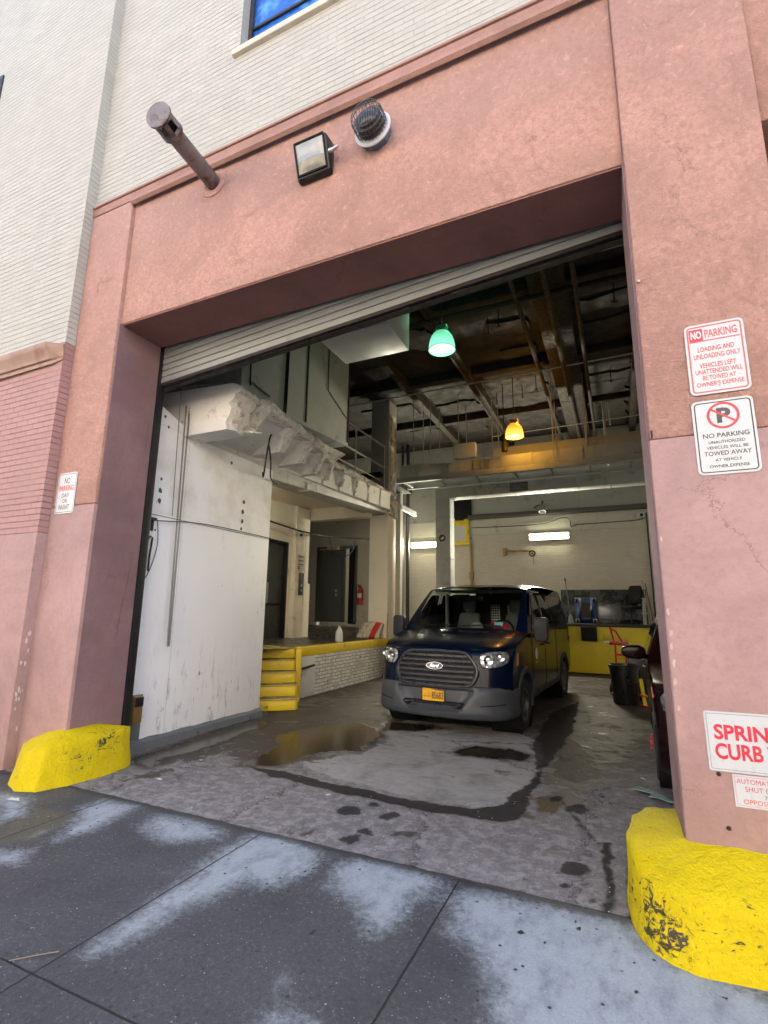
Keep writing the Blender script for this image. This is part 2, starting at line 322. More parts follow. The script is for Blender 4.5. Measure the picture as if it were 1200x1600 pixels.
# ================================================================== GROUND
POLY=dict(
 damp=[[[-4.79,4.11],[-5.1,5.26],[-5.15,6.6],[-4.89,7.44],[-4.49,9.85],[-3.22,7.22],[-2.83,6.08],[-2.92,5.46],[-3.21,4.92],[-3.44,4.67],[-4.18,4.63],[-4.36,4.18]],[[-1.21,8.45],[-0.86,11.43],[0.29,11.21],[0.23,8.07],[-0.13,6.3],[-0.31,5.26],[-0.58,4.69],[-0.78,4.59],[-0.8,5.61]],[[-3.43,7.53],[-1.35,7.88],[-0.95,11.85],[-1.41,13.98],[-4.26,9.98]],[[-4.41,3.76],[-4.41,4.22],[-4.1,4.26],[-4.04,3.81]]],
 dry=[[[-0.99,3.14],[-0.82,3.27],[-0.46,3.29],[-0.14,3.32],[-0.02,3.29],[0.14,3.09],[0.46,2.98],[0.66,2.92],[0.15,2.37],[-0.54,2.21],[-0.62,2.54],[-0.76,2.76],[-0.87,2.81]],[[-1.67,2.93],[-1.75,3.17],[-1.67,3.3],[-1.42,3.35],[-1.12,3.3],[-1.07,3.22],[-1.18,2.98],[-1.16,2.73],[-1.22,2.64],[-1.41,2.8],[-1.55,2.86]],[[-2.52,3.28],[-2.34,3.37],[-2.02,3.3],[-1.92,3.2],[-1.87,2.99],[-1.96,2.78],[-2.16,2.74],[-2.22,2.54],[-2.27,2.31],[-2.3,2.06],[-2.38,1.92],[-2.42,1.98],[-2.46,2.35],[-2.5,2.73],[-2.57,3.03]],[[-3.36,3.05],[-3.44,3.21],[-3.13,3.3],[-2.78,3.23],[-2.71,3.13],[-2.9,3.01],[-3.03,2.91]],[[-3.84,2.81],[-4.08,3.08],[-4.07,3.27],[-3.74,3.31],[-3.66,3.1],[-3.62,2.85],[-3.71,2.63]],[[-5.02,2.97],[-4.74,3.02],[-4.34,2.76],[-4.36,2.61]],[[-3.99,2.33],[-3.71,2.41],[-3.57,2.29],[-3.79,2.23]],[[-1.38,1.92],[-1.39,2.02],[-1.27,2.03],[-1.23,2.01],[-1.37,1.91]]],
 slab=[[[-3.24,4.96],[-2.82,5.51],[-2.78,5.94],[-3.18,6.47],[-2.99,7.5],[-1.48,7.59],[-1.02,7.04],[-0.9,6.45],[-0.88,5.56],[-0.94,4.72],[-1.2,4.53],[-1.81,4.54],[-2.35,4.6],[-2.93,4.74]]],
 crack=[[[-3.57,4.58],[-3.22,4.59],[-2.43,4.5],[-1.77,4.44],[-1.19,4.5],[-0.99,4.69],[-0.93,5.13],[-0.85,5.81],[-0.84,5.94],[-0.83,5.18],[-0.82,4.45],[-0.94,4.3],[-1.17,4.31],[-1.7,4.27],[-2.34,4.32],[-3.25,4.42]],[[-0.22,4.31],[-0.17,4.33],[-0.15,3.36],[-0.19,3.34]],[[-0.05,4.18],[-0.08,3.37],[-0.05,3.33],[-0.02,4.19]],[[-0.63,5.19],[-0.3,4.39],[-0.25,4.24],[-0.3,4.33]]],
 puddle=[[[-4.16,5.76],[-3.95,6.5],[-3.6,7.01],[-3.14,6.7],[-2.91,6.41],[-2.95,6.02],[-2.86,5.58],[-3.16,5.51],[-3.31,5.2],[-3.47,5.12],[-3.81,5.4]],[[-4.93,4.22],[-4.97,5.03],[-5.0,6.42],[-4.7,6.33],[-4.55,5.02],[-4.59,4.39],[-4.5,4.06]],[[-1.86,6.2],[-1.7,6.47],[-1.28,6.5],[-1.07,6.36],[-1.1,6.14],[-1.48,6.06],[-1.75,6.01]],[[-3.71,4.59],[-3.81,5.4],[-3.3,5.12],[-3.38,4.7]],[[-3.27,7.19],[-2.71,7.3],[-2.3,7.24],[-2.65,6.88],[-3.03,6.77]]],
 gravel=[[[-0.76,6.1],[-0.72,7.57],[-0.36,6.44],[-0.31,5.86],[-0.49,5.55],[-0.68,5.66]],[[-0.75,5.04],[-0.56,5.04],[-0.58,4.72],[-0.73,4.67]]],
 stain=[[[-0.29,3.83],[-0.3,3.77],[-0.34,3.72],[-0.39,3.7],[-0.44,3.71],[-0.46,3.75],[-0.45,3.81],[-0.41,3.86],[-0.35,3.89],[-0.31,3.88]],[[-0.36,3.55],[-0.37,3.52],[-0.38,3.49],[-0.41,3.48],[-0.43,3.49],[-0.44,3.51],[-0.43,3.55],[-0.42,3.58],[-0.39,3.59],[-0.37,3.58]],[[-2.01,4.06],[-2.01,4.0],[-2.03,3.95],[-2.09,3.92],[-2.15,3.93],[-2.19,3.97],[-2.2,4.02],[-2.17,4.08],[-2.12,4.11],[-2.06,4.1]],[[-1.95,4.21],[-1.95,4.18],[-1.96,4.15],[-1.99,4.13],[-2.03,4.14],[-2.05,4.16],[-2.06,4.2],[-2.04,4.23],[-2.01,4.24],[-1.98,4.24]],[[-1.71,4.09],[-1.72,4.05],[-1.75,4.02],[-1.8,3.99],[-1.84,3.99],[-1.87,4.01],[-1.87,4.04],[-1.84,4.08],[-1.79,4.11],[-1.74,4.11]],[[-1.78,3.72],[-1.77,3.68],[-1.78,3.64],[-1.81,3.63],[-1.85,3.64],[-1.88,3.67],[-1.89,3.72],[-1.88,3.76],[-1.85,3.77],[-1.81,3.76]],[[-1.79,3.56],[-1.78,3.51],[-1.79,3.46],[-1.83,3.44],[-1.88,3.46],[-1.92,3.5],[-1.93,3.55],[-1.92,3.6],[-1.88,3.62],[-1.83,3.6]],[[-0.24,3.45],[-0.24,3.43],[-0.25,3.42],[-0.26,3.42],[-0.27,3.42],[-0.27,3.43],[-0.27,3.44],[-0.26,3.46],[-0.25,3.46],[-0.24,3.46]],[[-0.61,3.55],[-0.61,3.54],[-0.62,3.53],[-0.63,3.52],[-0.64,3.52],[-0.64,3.53],[-0.64,3.54],[-0.63,3.55],[-0.62,3.55],[-0.61,3.55]],[[-0.57,5.08],[-0.57,5.01],[-0.59,4.97],[-0.62,4.95],[-0.65,4.97],[-0.67,5.03],[-0.66,5.09],[-0.64,5.14],[-0.61,5.16],[-0.58,5.13]],[[-0.24,5.33],[-0.24,5.3],[-0.26,5.27],[-0.28,5.26],[-0.3,5.27],[-0.3,5.3],[-0.3,5.33],[-0.28,5.36],[-0.26,5.37],[-0.25,5.36]],[[-0.28,3.21],[-0.28,3.2],[-0.29,3.18],[-0.3,3.18],[-0.31,3.18],[-0.31,3.2],[-0.31,3.21],[-0.3,3.23],[-0.29,3.23],[-0.29,3.22]],[[-0.27,3.15],[-0.27,3.14],[-0.29,3.12],[-0.3,3.11],[-0.31,3.12],[-0.32,3.13],[-0.31,3.14],[-0.3,3.16],[-0.29,3.17],[-0.28,3.16]],[[-0.18,3.15],[-0.18,3.13],[-0.19,3.12],[-0.2,3.12],[-0.21,3.12],[-0.21,3.13],[-0.21,3.15],[-0.2,3.16],[-0.19,3.16],[-0.18,3.16]],[[-0.44,2.93],[-0.44,2.92],[-0.44,2.91],[-0.45,2.91],[-0.46,2.91],[-0.46,2.91],[-0.46,2.93],[-0.46,2.93],[-0.45,2.94],[-0.44,2.94]],[[-0.57,2.98],[-0.57,2.97],[-0.58,2.96],[-0.59,2.95],[-0.6,2.96],[-0.61,2.96],[-0.61,2.97],[-0.6,2.98],[-0.59,2.99],[-0.58,2.99]],[[-0.04,2.78],[-0.04,2.76],[-0.05,2.75],[-0.06,2.74],[-0.07,2.75],[-0.08,2.76],[-0.07,2.77],[-0.06,2.79],[-0.05,2.79],[-0.04,2.79]],[[-0.04,3.0],[-0.04,2.99],[-0.05,2.98],[-0.06,2.98],[-0.06,2.98],[-0.06,2.99],[-0.06,3.0],[-0.06,3.01],[-0.05,3.01],[-0.04,3.01]],[[0.33,2.91],[0.33,2.9],[0.32,2.89],[0.3,2.89],[0.3,2.89],[0.29,2.9],[0.3,2.91],[0.31,2.92],[0.32,2.92],[0.33,2.92]],[[-1.5,2.52],[-1.5,2.51],[-1.5,2.49],[-1.51,2.49],[-1.53,2.49],[-1.54,2.5],[-1.54,2.51],[-1.53,2.52],[-1.52,2.53],[-1.51,2.53]],[[-0.93,3.17],[-0.93,3.16],[-0.93,3.15],[-0.94,3.15],[-0.95,3.15],[-0.96,3.16],[-0.96,3.17],[-0.95,3.18],[-0.94,3.19],[-0.94,3.18]],[[-0.35,4.91],[-0.36,4.83],[-0.39,4.77],[-0.43,4.75],[-0.47,4.78],[-0.49,4.84],[-0.48,4.92],[-0.45,4.98],[-0.41,5.0],[-0.37,4.97]],[[-1.1,6.82],[-1.14,9.05],[-0.8,10.61],[-0.71,8.0],[-0.77,6.67],[-0.81,5.95],[-0.9,5.78]]],
 rust=[[[-4.3,2.58],[-4.43,2.93],[-3.92,2.97],[-3.83,2.57],[-3.94,2.3]],[[-3.88,5.37],[-3.52,5.39],[-3.24,5.09],[-3.45,4.8]],[[-0.81,4.92],[-0.63,5.19],[-0.54,4.81],[-0.71,4.58]]],
)
def sdf(P, poly):
    poly = np.array(poly, float); n = len(poly)
    d = np.full(len(P), 1e9); ins = np.zeros(len(P), bool)
    for i in range(n):
        a, b = poly[i], poly[(i+1) % n]
        e = b-a; w = P-a
        t = np.clip((w@e)/max(e@e, 1e-12), 0, 1)
        d = np.minimum(d, np.hypot(*(w-np.outer(t, e)).T))
        c = ((a[1] <= P[:,1]) != (b[1] <= P[:,1]))
        if abs(b[1]-a[1]) > 1e-12:
            xi = a[0]+(P[:,1]-a[1])/(b[1]-a[1])*(b[0]-a[0]); ins ^= c & (P[:,0] < xi)
    return np.where(ins, d, -d)

def ground(name, xs, ys, mt, attrs, z=0.0):
    X, Y = np.meshgrid(xs, ys); P = np.stack([X.ravel(), Y.ravel()], 1)
    nx, ny = len(xs), len(ys)
    i = np.arange(nx-1)[None,:] + (np.arange(ny-1)*nx)[:,None]; i = i.ravel()
    F = np.stack([i, i+1, i+1+nx, i+nx], 1)
    V = np.concatenate([P, np.full((len(P),1), z)], 1)
    me = bpy.data.meshes.new(name); me.from_pydata(V.tolist(), [], F.tolist())
    W_ = np.array([[sum(a_*noise.noise(Vector((p[0]*f_, p[1]*f_, o_))) for a_, f_ in ((.045,2.5),(.030,7.0),(.018,18.0))) for o_ in (0.0, 31.0)] if p[1] < 9 and abs(p[0]) < 8 else (0, 0) for p in P])
    Pw = P+W_
    for an, soft in attrs:
        m = np.zeros(len(P))
        for q in POLY[an]: m = np.maximum(m, np.clip(.5+sdf(P if an == 'dry' else Pw, q)/(2*soft), 0, 1))
        me.attributes.new(an, 'FLOAT', 'POINT').data.foreach_set('value', m.astype(np.float32))
    me.materials.append(mt)
    o = bpy.data.objects.new(name, me); col.objects.link(o); o['kind'] = 'structure'
    return o

def mat_sidewalk():
    t = NT('sidewalk_concrete'); x, y, z = t.sep()
    br = t.math('ADD', t.math('MULTIPLY', t.math('SUBTRACT', t.noise(22.0, 10.0, .82, .4), .5), 1.5), t.math('MULTIPLY', t.math('SUBTRACT', t.noise(4.0, 5.0, .6), .5), .55))
    d = t.step(t.math('ADD', t.attr('dry'), br), .22, .86)
    far = t.step(t.noise(2.2, 6.0, .68, .5, off=(4, 1, 0)), .58, .74, 0.0, .38)
    d = t.math('MAXIMUM', d, far)
    gr = t.noise(160.0, 3.0, .7)
    wet = t.mix(t.noise(130.0, 4.0, .9), (.0, .0, .0), (.135, .142, .152))
    g2 = t.noise(42.0, 8.0, .85, .4); wet = t.mix(t.step(g2, .54, .64, 0.0, .75), wet, (.20, .21, .222)); wet = t.mix(t.step(g2, .46, .38, 0.0, .6), wet, (.010, .010, .012))
    wet = t.mix(t.step(t.noise(1.6, 7.0, .65, off=(7, 7, 0)), .35, .75, 0.0, .6), wet, (.034, .036, .040))
    wet = t.mix(t.math('MULTIPLY', t.step(t.math('ADD', t.attr('rust'), br), .35, .7), .55), wet, (.11, .10, .062))
    dry = t.mix(t.noise(80.0, 5.0, .8), (.15, .178, .196), (.45, .50, .53)); dry = t.mix(t.step(t.noise(30.0, 8.0, .85, .5, off=(1, 2, 0)), .56, .68, 0.0, .6), dry, (.13, .14, .155))
    dry = t.mix(t.step(t.noise((9, 5, 7), 8.0, .75), .42, .75, 0.0, .8), dry, (.13, .15, .18))
    c = t.mix(d, wet, dry)
    v = t.vor(75.0)
    pick = t.step(t.sep(v.outputs['Color'])[0], .94, .955)
    c = t.mix(t.math('MULTIPLY', t.step(v.outputs['Distance'], .30, .16), pick), c, (.30, .31, .32))
    v2 = t.vor(38.0); pk2 = t.step(t.sep(v2.outputs['Color'])[1], .975, .985)
    c = t.mix(t.math('MULTIPLY', t.step(v2.outputs['Distance'], .2, .12), pk2), c, (.40, .41, .42))
    v3 = t.vor(24.0); pk3 = t.step(t.sep(v3.outputs['Color'])[2], .965, .98)
    c = t.mix(t.math('MULTIPLY', t.step(v3.outputs['Distance'], .28, .12), pk3), c, (.035, .035, .04))
    c = t.mix(t.step(t.math('ADD', t.attr('stain'), t.math('MULTIPLY', br, .5)), .45, .6), c, (.024, .023, .024))
    # tooled joints
    wob = t.math('MULTIPLY', t.math('SUBTRACT', t.noise(12.0, 4.0), .5), .010)
    J = None
    def line(coord, at, w, cond=None):
        nonlocal J
        a = t.math('ABSOLUTE', t.math('ADD', t.math('SUBTRACT', coord, at), wob))
        l = t.step(a, w, w*.4)
        if cond is not None: l = t.math('MULTIPLY', l, cond)
        J = l if J is None else t.math('MAXIMUM', J, l)
    for at in (-5.55, -4.055, -2.485, -1.0, .5, 2.0): line(x, at, .0075)
    line(y, 1.72, .008, t.step(x, -1.05, -1.15)); line(y, .25, .008)
    band = t.step(t.math('ABSOLUTE', t.math('ADD', t.math('SUBTRACT', x, -2.485), wob)), .045, .03)
    c = t.mix(t.math('MULTIPLY', J, .9), c, (.012, .012, .013))
    edge = t.step(t.math('ADD', y, t.math('MULTIPLY', t.math('SUBTRACT', t.noise(4.0, 9.0, .8), .5), .22)), 3.27, 3.34)
    c = t.mix(t.math('MULTIPLY', edge, .75), c, (.03, .028, .026))
    h = t.math('SUBTRACT', t.math('MULTIPLY', gr, .25), J)
    nm = t.bump(h, .6, .006); nm = t.bump(t.noise(30.0, 5.0), .25, .01, nm)
    return t.done(c, t.mix(d, (.60,)*3, (.88,)*3), 0.0, nm, Specular_IOR_Level=.3)

def mat_driveway():
    t = NT('driveway_concrete'); x, y, z = t.sep()
    n1 = t.noise(3.2, 8.0, .68, .4); n2 = t.noise(11.0, 8.0, .72, .3)
    br = t.math('ADD', t.math('MULTIPLY', t.math('SUBTRACT', n1, .5), .45), t.math('MULTIPLY', t.math('SUBTRACT', n2, .5), .5))
    gr = t.noise(140.0, 3.0, .7)
    c = t.mix(n1, (.150, .138, .136), (.385, .362, .355))
    c = t.mix(t.step(n2, .42, .62, .55, 0.0), c, (.075, .066, .064))
    g3 = t.noise(55.0, 7.0, .82, .4); c = t.mix(t.step(g3, .53, .66, 0.0, .55), c, (.34, .32, .315)); c = t.mix(t.step(g3, .46, .36, 0.0, .55), c, (.06, .054, .052))
    c = t.mix(t.step(t.math('ADD', y, t.math('MULTIPLY', br, 1.5)), 6.0, 10.0, 0.0, .62), c, (.050, .043, .036))  # floor colour darkened towards the back
    scuff = t.step(t.noise((3, 26, 5), 6.0, .7, 1.2), .56, .72, 0.0, .5)
    c = t.mix(scuff, c, (.30, .29, .295))
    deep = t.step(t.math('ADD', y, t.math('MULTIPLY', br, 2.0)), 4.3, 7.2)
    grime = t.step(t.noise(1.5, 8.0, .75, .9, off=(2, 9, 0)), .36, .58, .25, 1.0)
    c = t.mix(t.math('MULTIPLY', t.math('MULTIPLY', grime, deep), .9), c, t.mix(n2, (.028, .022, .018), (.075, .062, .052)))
    sl = t.step(t.math('ADD', t.attr('slab'), t.math('MULTIPLY', br, .9)), .36, .66)
    slc = t.mix(n2, (.18, .178, .170), (.43, .42, .40))
    slc = t.mix(t.step(t.noise(2.6, 7.0, .7, .5, off=(6, 6, 0)), .45, .72, 0.0, .6), slc, (.13, .125, .115))
    slc = t.mix(t.step(t.noise((4, 14, 5), 7.0, .7, 1.0), .5, .75, 0.0, .55), slc, (.14, .135, .13))
    c = t.mix(sl, c, slc)
    gv = t.step(t.math('ADD', t.attr('gravel'), br), .38, .6)
    vo = t.vor(55.0)
    gc = t.mix(vo.outputs['Distance'], (.14, .11, .08), (.018, .013, .010))
    c = t.mix(t.math('MULTIPLY', gv, .85), c, gc)
    c = t.mix(t.step(t.math('ADD', t.attr('rust'), br), .4, .75, 0.0, .7), c, (.12, .085, .03))
    pv = t.math('ADD', t.attr('puddle'), t.math('MULTIPLY', br, 1.5))
    dn = t.noise(3.6, 9.0, .74, .7, off=(11, 4, 0)); dv_ = t.math('ADD', t.math('MULTIPLY', t.attr('damp'), .62), t.math('MULTIPLY', t.math('SUBTRACT', dn, .5), 2.6))
    damp = t.math('MULTIPLY', t.step(dv_, .34, .50), t.step(t.attr('damp'), .04, .3)); c = t.mix(t.math('MULTIPLY', damp, .88), c, t.mix(n2, (.026, .021, .017), (.085, .070, .058)))
    pud = t.step(pv, .40, .52)
    ring = t.step(pv, .10, .5, 0.0, .75)
    c = t.mix(ring, c, (.05, .042, .036)); c = t.mix(pud, c, t.mix(n1, (.020, .015, .011), (.060, .047, .034)))
    small = t.step(t.noise(2.4, 6.0, .6, .6, off=(5, 2, 8)), .63, .665)
    c = t.mix(t.math('MULTIPLY', small, .75), c, (.035, .03, .026))
    cr = t.step(t.math('ADD', t.attr('crack'), t.math('MULTIPLY', br, 1.25)), .30, .62, 0.0, .94)
    c = t.mix(cr, c, t.mix(t.noise(60.0, 5.0, .7), (.008, .007, .006), (.06, .054, .047)))
    st = t.step(t.math('ADD', t.attr('stain'), t.math('MULTIPLY', br, 2.6)), .36, .66, 0.0, .88)
    c = t.mix(st, c, (.026, .023, .021))
    # hairline cracks, speckles of litter and mortar
    vc = t.vor(.55, 'DISTANCE_TO_EDGE', vec=None)
    wv = t.n('ShaderNodeVectorMath', operation='ADD'); t.put(wv.inputs[0], t.co); t.put(wv.inputs[1], t.comb(t.math('MULTIPLY', n2, .5), t.math('MULTIPLY', n1, .5)))
    t.put(vc.inputs['Vector'], wv.outputs[0])
    hair = t.step(vc.outputs['Distance'], .006, .002)
    c = t.mix(t.math('MULTIPLY', hair, .8), c, (.03, .027, .025))
    v = t.vor(30.0); pick = t.step(t.sep(v.outputs['Color'])[0], .95, .965)
    c = t.mix(t.math('MULTIPLY', t.step(v.outputs['Distance'], .2, .1), pick), c, (.6, .58, .55))
    edge = t.step(t.math('ADD', y, t.math('MULTIPLY', t.math('SUBTRACT', t.noise(6.0, 7.0, .75, off=(1, 0, 0)), .5), .06)), 3.375, 3.36)
    c = t.mix(t.math('MULTIPLY', edge, .8), c, (.03, .028, .026))
    wetm = t.math('MAXIMUM', pud, t.math('MULTIPLY', small, .5))
    rough = t.mix(wetm, t.mix(t.math('MAXIMUM', ring, damp), (.85,)*3, t.mix(n2, (.45,)*3, (.75,)*3)), t.mix(n2, (.10,)*3, (.24,)*3))
    rough = t.mix(t.math('MAXIMUM', cr, st), rough, (.9,)*3)
    h = t.math('ADD', t.math('MULTIPLY', gr, .3), t.math('MULTIPLY', n2, .8))
    h = t.math('ADD', h, t.math('MULTIPLY', t.math('MULTIPLY', gv, vo.outputs['Distance']), -2.0))
    h = t.math('SUBTRACT', h, t.math('MULTIPLY', cr, 1.6))
    h = t.math('MULTIPLY', h, t.math('SUBTRACT', 1.0, pud))
    nm = t.bump(h, .5, .010)
    return t.done(c, rough, 0.0, nm, Specular_IOR_Level=t.mix(t.math('MAXIMUM', cr, st), t.mix(wetm, (.13,)*3, (.36,)*3), (.04,)*3))

fx = np.arange(-7.0, 2.2, .025)
ground('sidewalk', np.unique(np.concatenate([[-60,-30,-12,-9],[3,6,15,40,60], fx])), np.concatenate([[-2.2,-1,0,.4], np.arange(.6, 3.349, .025), [3.35]]), mat_sidewalk(), (('dry',.17),('rust',.15),('stain',.02)))
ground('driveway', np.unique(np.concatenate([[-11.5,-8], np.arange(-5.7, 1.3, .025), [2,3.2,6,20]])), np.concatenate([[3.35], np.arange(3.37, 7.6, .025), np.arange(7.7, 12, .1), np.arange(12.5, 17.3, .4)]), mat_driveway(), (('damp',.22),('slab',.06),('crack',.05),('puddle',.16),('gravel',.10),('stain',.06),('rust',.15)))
ms = MB(); ms.box(-60, 60, -2.36, -2.2, -.3, 0)
single(ms, 'kerb', plain('kerb_stone', (.28,.28,.27), .8), None, None, kind='structure')
ms = MB(); ms.add([(-300,-300,-.15),(300,-300,-.15),(300,-2.36,-.15),(-300,-2.36,-.15)], [(0,1,2,3)])
single(ms, 'street', plain('asphalt', (.055,.055,.057), .85, var=.3), None, None, kind='structure')

# ================================================================== BUILDING
bld = empty('garage_building', 'cream painted brick building with pink stucco ground floor around an open garage bay', 'building', (0, 3.47, 0))
BO = Vector((0, 3.47, 0))
def part(name, mb, m, bevel=0.0, parent=None, label=None, **k):
    """a part of the building, modelled in world coordinates"""
    o = mb.build(name, m, parent or bld, bevel, label=label, **k)
    if parent is None: o.location = -BO
    return o
def box(*a): return MB().box(*a)

M['reveal'] = stucco('reveal_dark', (.235, .14, .145), (.17, .10, .10), .3, .4, 60.0, None, .15)
M['dark_steel'] = plain('dark_steel', (.018,.018,.020), .45, .3)
M['white_wall'] = None
def mat_white_wall():
    t = NT('scuffed_white_wall'); x, y, z = t.sep()
    c = t.mix(t.noise(1.6, 5.0), (.80,.82,.86), (.88,.90,.94))
    c = t.mix(t.step(t.noise((4, 4, 1.2), 7.0, .7, .5), .58, .78, 0.0, .55), c, (.50,.48,.45))
    low = t.step(z, 1.6, .2)
    c = t.mix(t.math('MULTIPLY', low, t.step(t.noise((20, 14, 3), 6.0, .7, .4), .54, .7, 0.0, .8)), c, (.25,.25,.26))
    c = t.mix(t.step(t.noise((26, 22, 7), 5.0, .6, off=(2,3,1)), .70, .76), c, (.12,.11,.11))
    up = t.step(z, 2.75, 2.77)
    c = t.mix(t.math('MULTIPLY', up, t.step(t.noise(2.5, 6.0, .65), .4, .8, .1, .7)), c, (.55,.53,.47))
    J = t.math('MAXIMUM', t.step(t.math('ABSOLUTE', t.math('SUBTRACT', z, 2.735)), .012, .004), t.step(t.math('ABSOLUTE', t.math('SUBTRACT', y, 4.82)), .006, .002, 0.0, .5))
    c = t.mix(t.math('MULTIPLY', J, .75), c, (.16,.15,.14))
    nm = t.bump(t.math('SUBTRACT', t.noise(14.0, 4.0), J), .25, .01)
    return t.done(c, .55, 0.0, nm)
M['white_wall'] = mat_white_wall()
M['cream'] = plain('cream_paint', (.76,.70,.59), .6, var=.10, sc=2, dirt=(.34,.28,.21), dsc=2.5, dlo=.56, dhi=.8, bump=.15, bsc=12)
M['grey_paint'] = plain('grey_paint', (.33,.34,.33), .55, var=.12, sc=2, dirt=(.2,.2,.19), dsc=3, bump=.2, bsc=20)
M['grey_light'] = plain('white_grey_paint', (.52,.52,.50), .6, var=.12, sc=3, dirt=(.30,.28,.25), bump=.3, bsc=25)
M['concrete_raw'] = plain('broken_concrete', (.62,.60,.56), .9, var=.3, sc=14, dirt=(.25,.22,.18), dsc=11, dlo=.52, dhi=.7, bump=.8, bsc=45)
M['galv'] = plain('galvanised_steel', (.36,.38,.38), .7, .12, var=.22, sc=4, rvar=.10, dirt=(.20,.20,.19), dsc=2.0)
M['galv_dull'] = plain('dull_sheet_metal', (.33,.345,.345), .7, .08, var=.12, sc=2.5, dirt=(.18,.18,.18), dsc=1.5, bump=.12, bsc=5)
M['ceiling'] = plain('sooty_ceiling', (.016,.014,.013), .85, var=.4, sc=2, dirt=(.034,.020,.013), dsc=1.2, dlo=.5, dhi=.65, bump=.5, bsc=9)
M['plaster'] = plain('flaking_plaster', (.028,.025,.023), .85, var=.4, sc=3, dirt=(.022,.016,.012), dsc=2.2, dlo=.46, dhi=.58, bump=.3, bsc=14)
M['rust'] = plain('rusty_iron', (.022,.014,.010), .75, .1, var=.5, sc=8, dirt=(.03,.02,.016), dsc=5, bump=.5, bsc=30)
M['black'] = plain('black_matt', (.010,.010,.011), .65, var=.3, Specular_IOR_Level=.2)
M['cable'] = plain('black_cable', (.010,.010,.011), .5)
M['yellow'] = plain('worn_yellow_paint', (.72,.52,.015), .5, var=.1, sc=4, dirt=(.20,.15,.05), dsc=5, dlo=.60, dhi=.72, bump=.3, bsc=25)
M['grey_door'] = plain('dark_grey_door', (.068,.074,.072), .42, .1, var=.15, sc=3, dirt=(.04,.042,.042))
M['curb_grey'] = plain('grey_curb_paint', (.12,.135,.15), .6, var=.25, sc=6, dirt=(.03,.03,.03), dsc=6, bump=.4, bsc=30)
M['glass_blue'] = plain('sky_painted_glass', (.010,.085,.40), .04, 0.0, var=.35, sc=.9, rvar=.02, dirt=(.10,.36,.70), dsc=1.6, dlo=.50, dhi=.72)  # sky and cloud reflection painted into the glass: blue base, cyan patches
M['frame_dark'] = plain('bronze_frame', (.045,.04,.038), .4, .4)
M['stone'] = plain('sill_stone', (.56,.51,.43), .75, var=.12, sc=8, bump=.3)
M['chrome'] = plain('chrome', (.75,.75,.76), .12, 1.0, var=.04, rvar=.04)
M['alum'] = plain('aluminium', (.55,.56,.57), .35, .8, var=.1)
M['red'] = plain('red_paint', (.42,.012,.018), .4, var=.15)
M['sign_white'] = plain('sign_white', (.50,.53,.55), .35, var=.04, sc=9, dirt=(.62,.62,.58), dsc=4, dlo=.62, dhi=.85)
M['sign_red'] = plain('sign_red', (.60,.028,.055), .4, var=.08)
M['sign_pale_red'] = plain('sign_faded_red', (.58,.085,.085), .4, var=.12)
M['sign_black'] = plain('sign_black', (.03,.03,.032), .4)
M['sign_grey'] = plain('sign_grey', (.11,.10,.11), .4)

OL, OR_ = -4.98, 0.25      # opening
yP = 3.47
# piers and lintel
part('pier', box(-5.70, OL, yP, 4.08, 2.69, 6.42), M['stucco'], .02)
part('pier', box(OR_, 1.06, yP, 4.08, 2.69, 6.42), M['stucco'], .02)
part('pier_base', box(-5.70, OL+.006, yP-.006, 4.086, -.02, 2.688), M['lower_paint'], .014)
part('pier_base', box(OR_-.006, 1.066, yP-.006, 4.086, -.02, 2.688), M['lower_paint'], .014)
# darker inner faces of the same walls, a coloured skin 3 mm thick
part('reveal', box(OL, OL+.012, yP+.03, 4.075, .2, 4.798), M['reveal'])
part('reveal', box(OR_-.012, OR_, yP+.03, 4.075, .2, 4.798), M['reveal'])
part('reveal', box(OL+.012, OR_-.012, yP+.06, 4.075, 4.788, 4.7995), stucco('soffit_brown', (.27, .125, .11), (.18, .09, .08), .3, .4, 60.0, None, .15), label='brown soffit under the lintel')
part('lintel', box(OL, OR_, yP+.045, 4.08, 4.80, 6.42), M['stucco'], .012)
part('lintel', box(1.06, 6.0, yP+.045, 4.08, 4.79, 6.42), M['stucco'], .012)
mo = MB().box(-5.70, 6.0, yP-.004, 3.9, 6.422, 6.53).box(-5.70, 6.0, yP-.022, 3.9, 6.532, 6.562)
part('molding', mo, M['molding'], .006)
mo = MB().prism([(0,0),(-.022,0),(-.030,-.02),(-.030,-.05),(0,-.075)], lambda a, b, h: (h, yP+a-.005, 6.42+b), OL+.002, OR_-.002)
part('molding', mo, M['molding'])
# upper brick wall with its window
WX0, WX1, WZ0, WZ1 = -3.50, -1.95, 7.86, 9.75
uw = MB().box(-5.70, WX0, 3.49, 3.9, 6.563, 13).box(WX1, 6.0, 3.49, 3.9, 6.563, 13).box(WX0, WX1, 3.49, 3.9, 6.563, WZ0).box(WX0, WX1, 3.49, 3.9, WZ1, 13)
part('upper_wall', uw, M['white_brick'], fix=False)
ww = MB().box(-14, -5.70, 3.36, 3.9, 4.66, 13)
part('upper_wall', ww, M['white_brick'], label='upper brick wall that stands slightly forward')
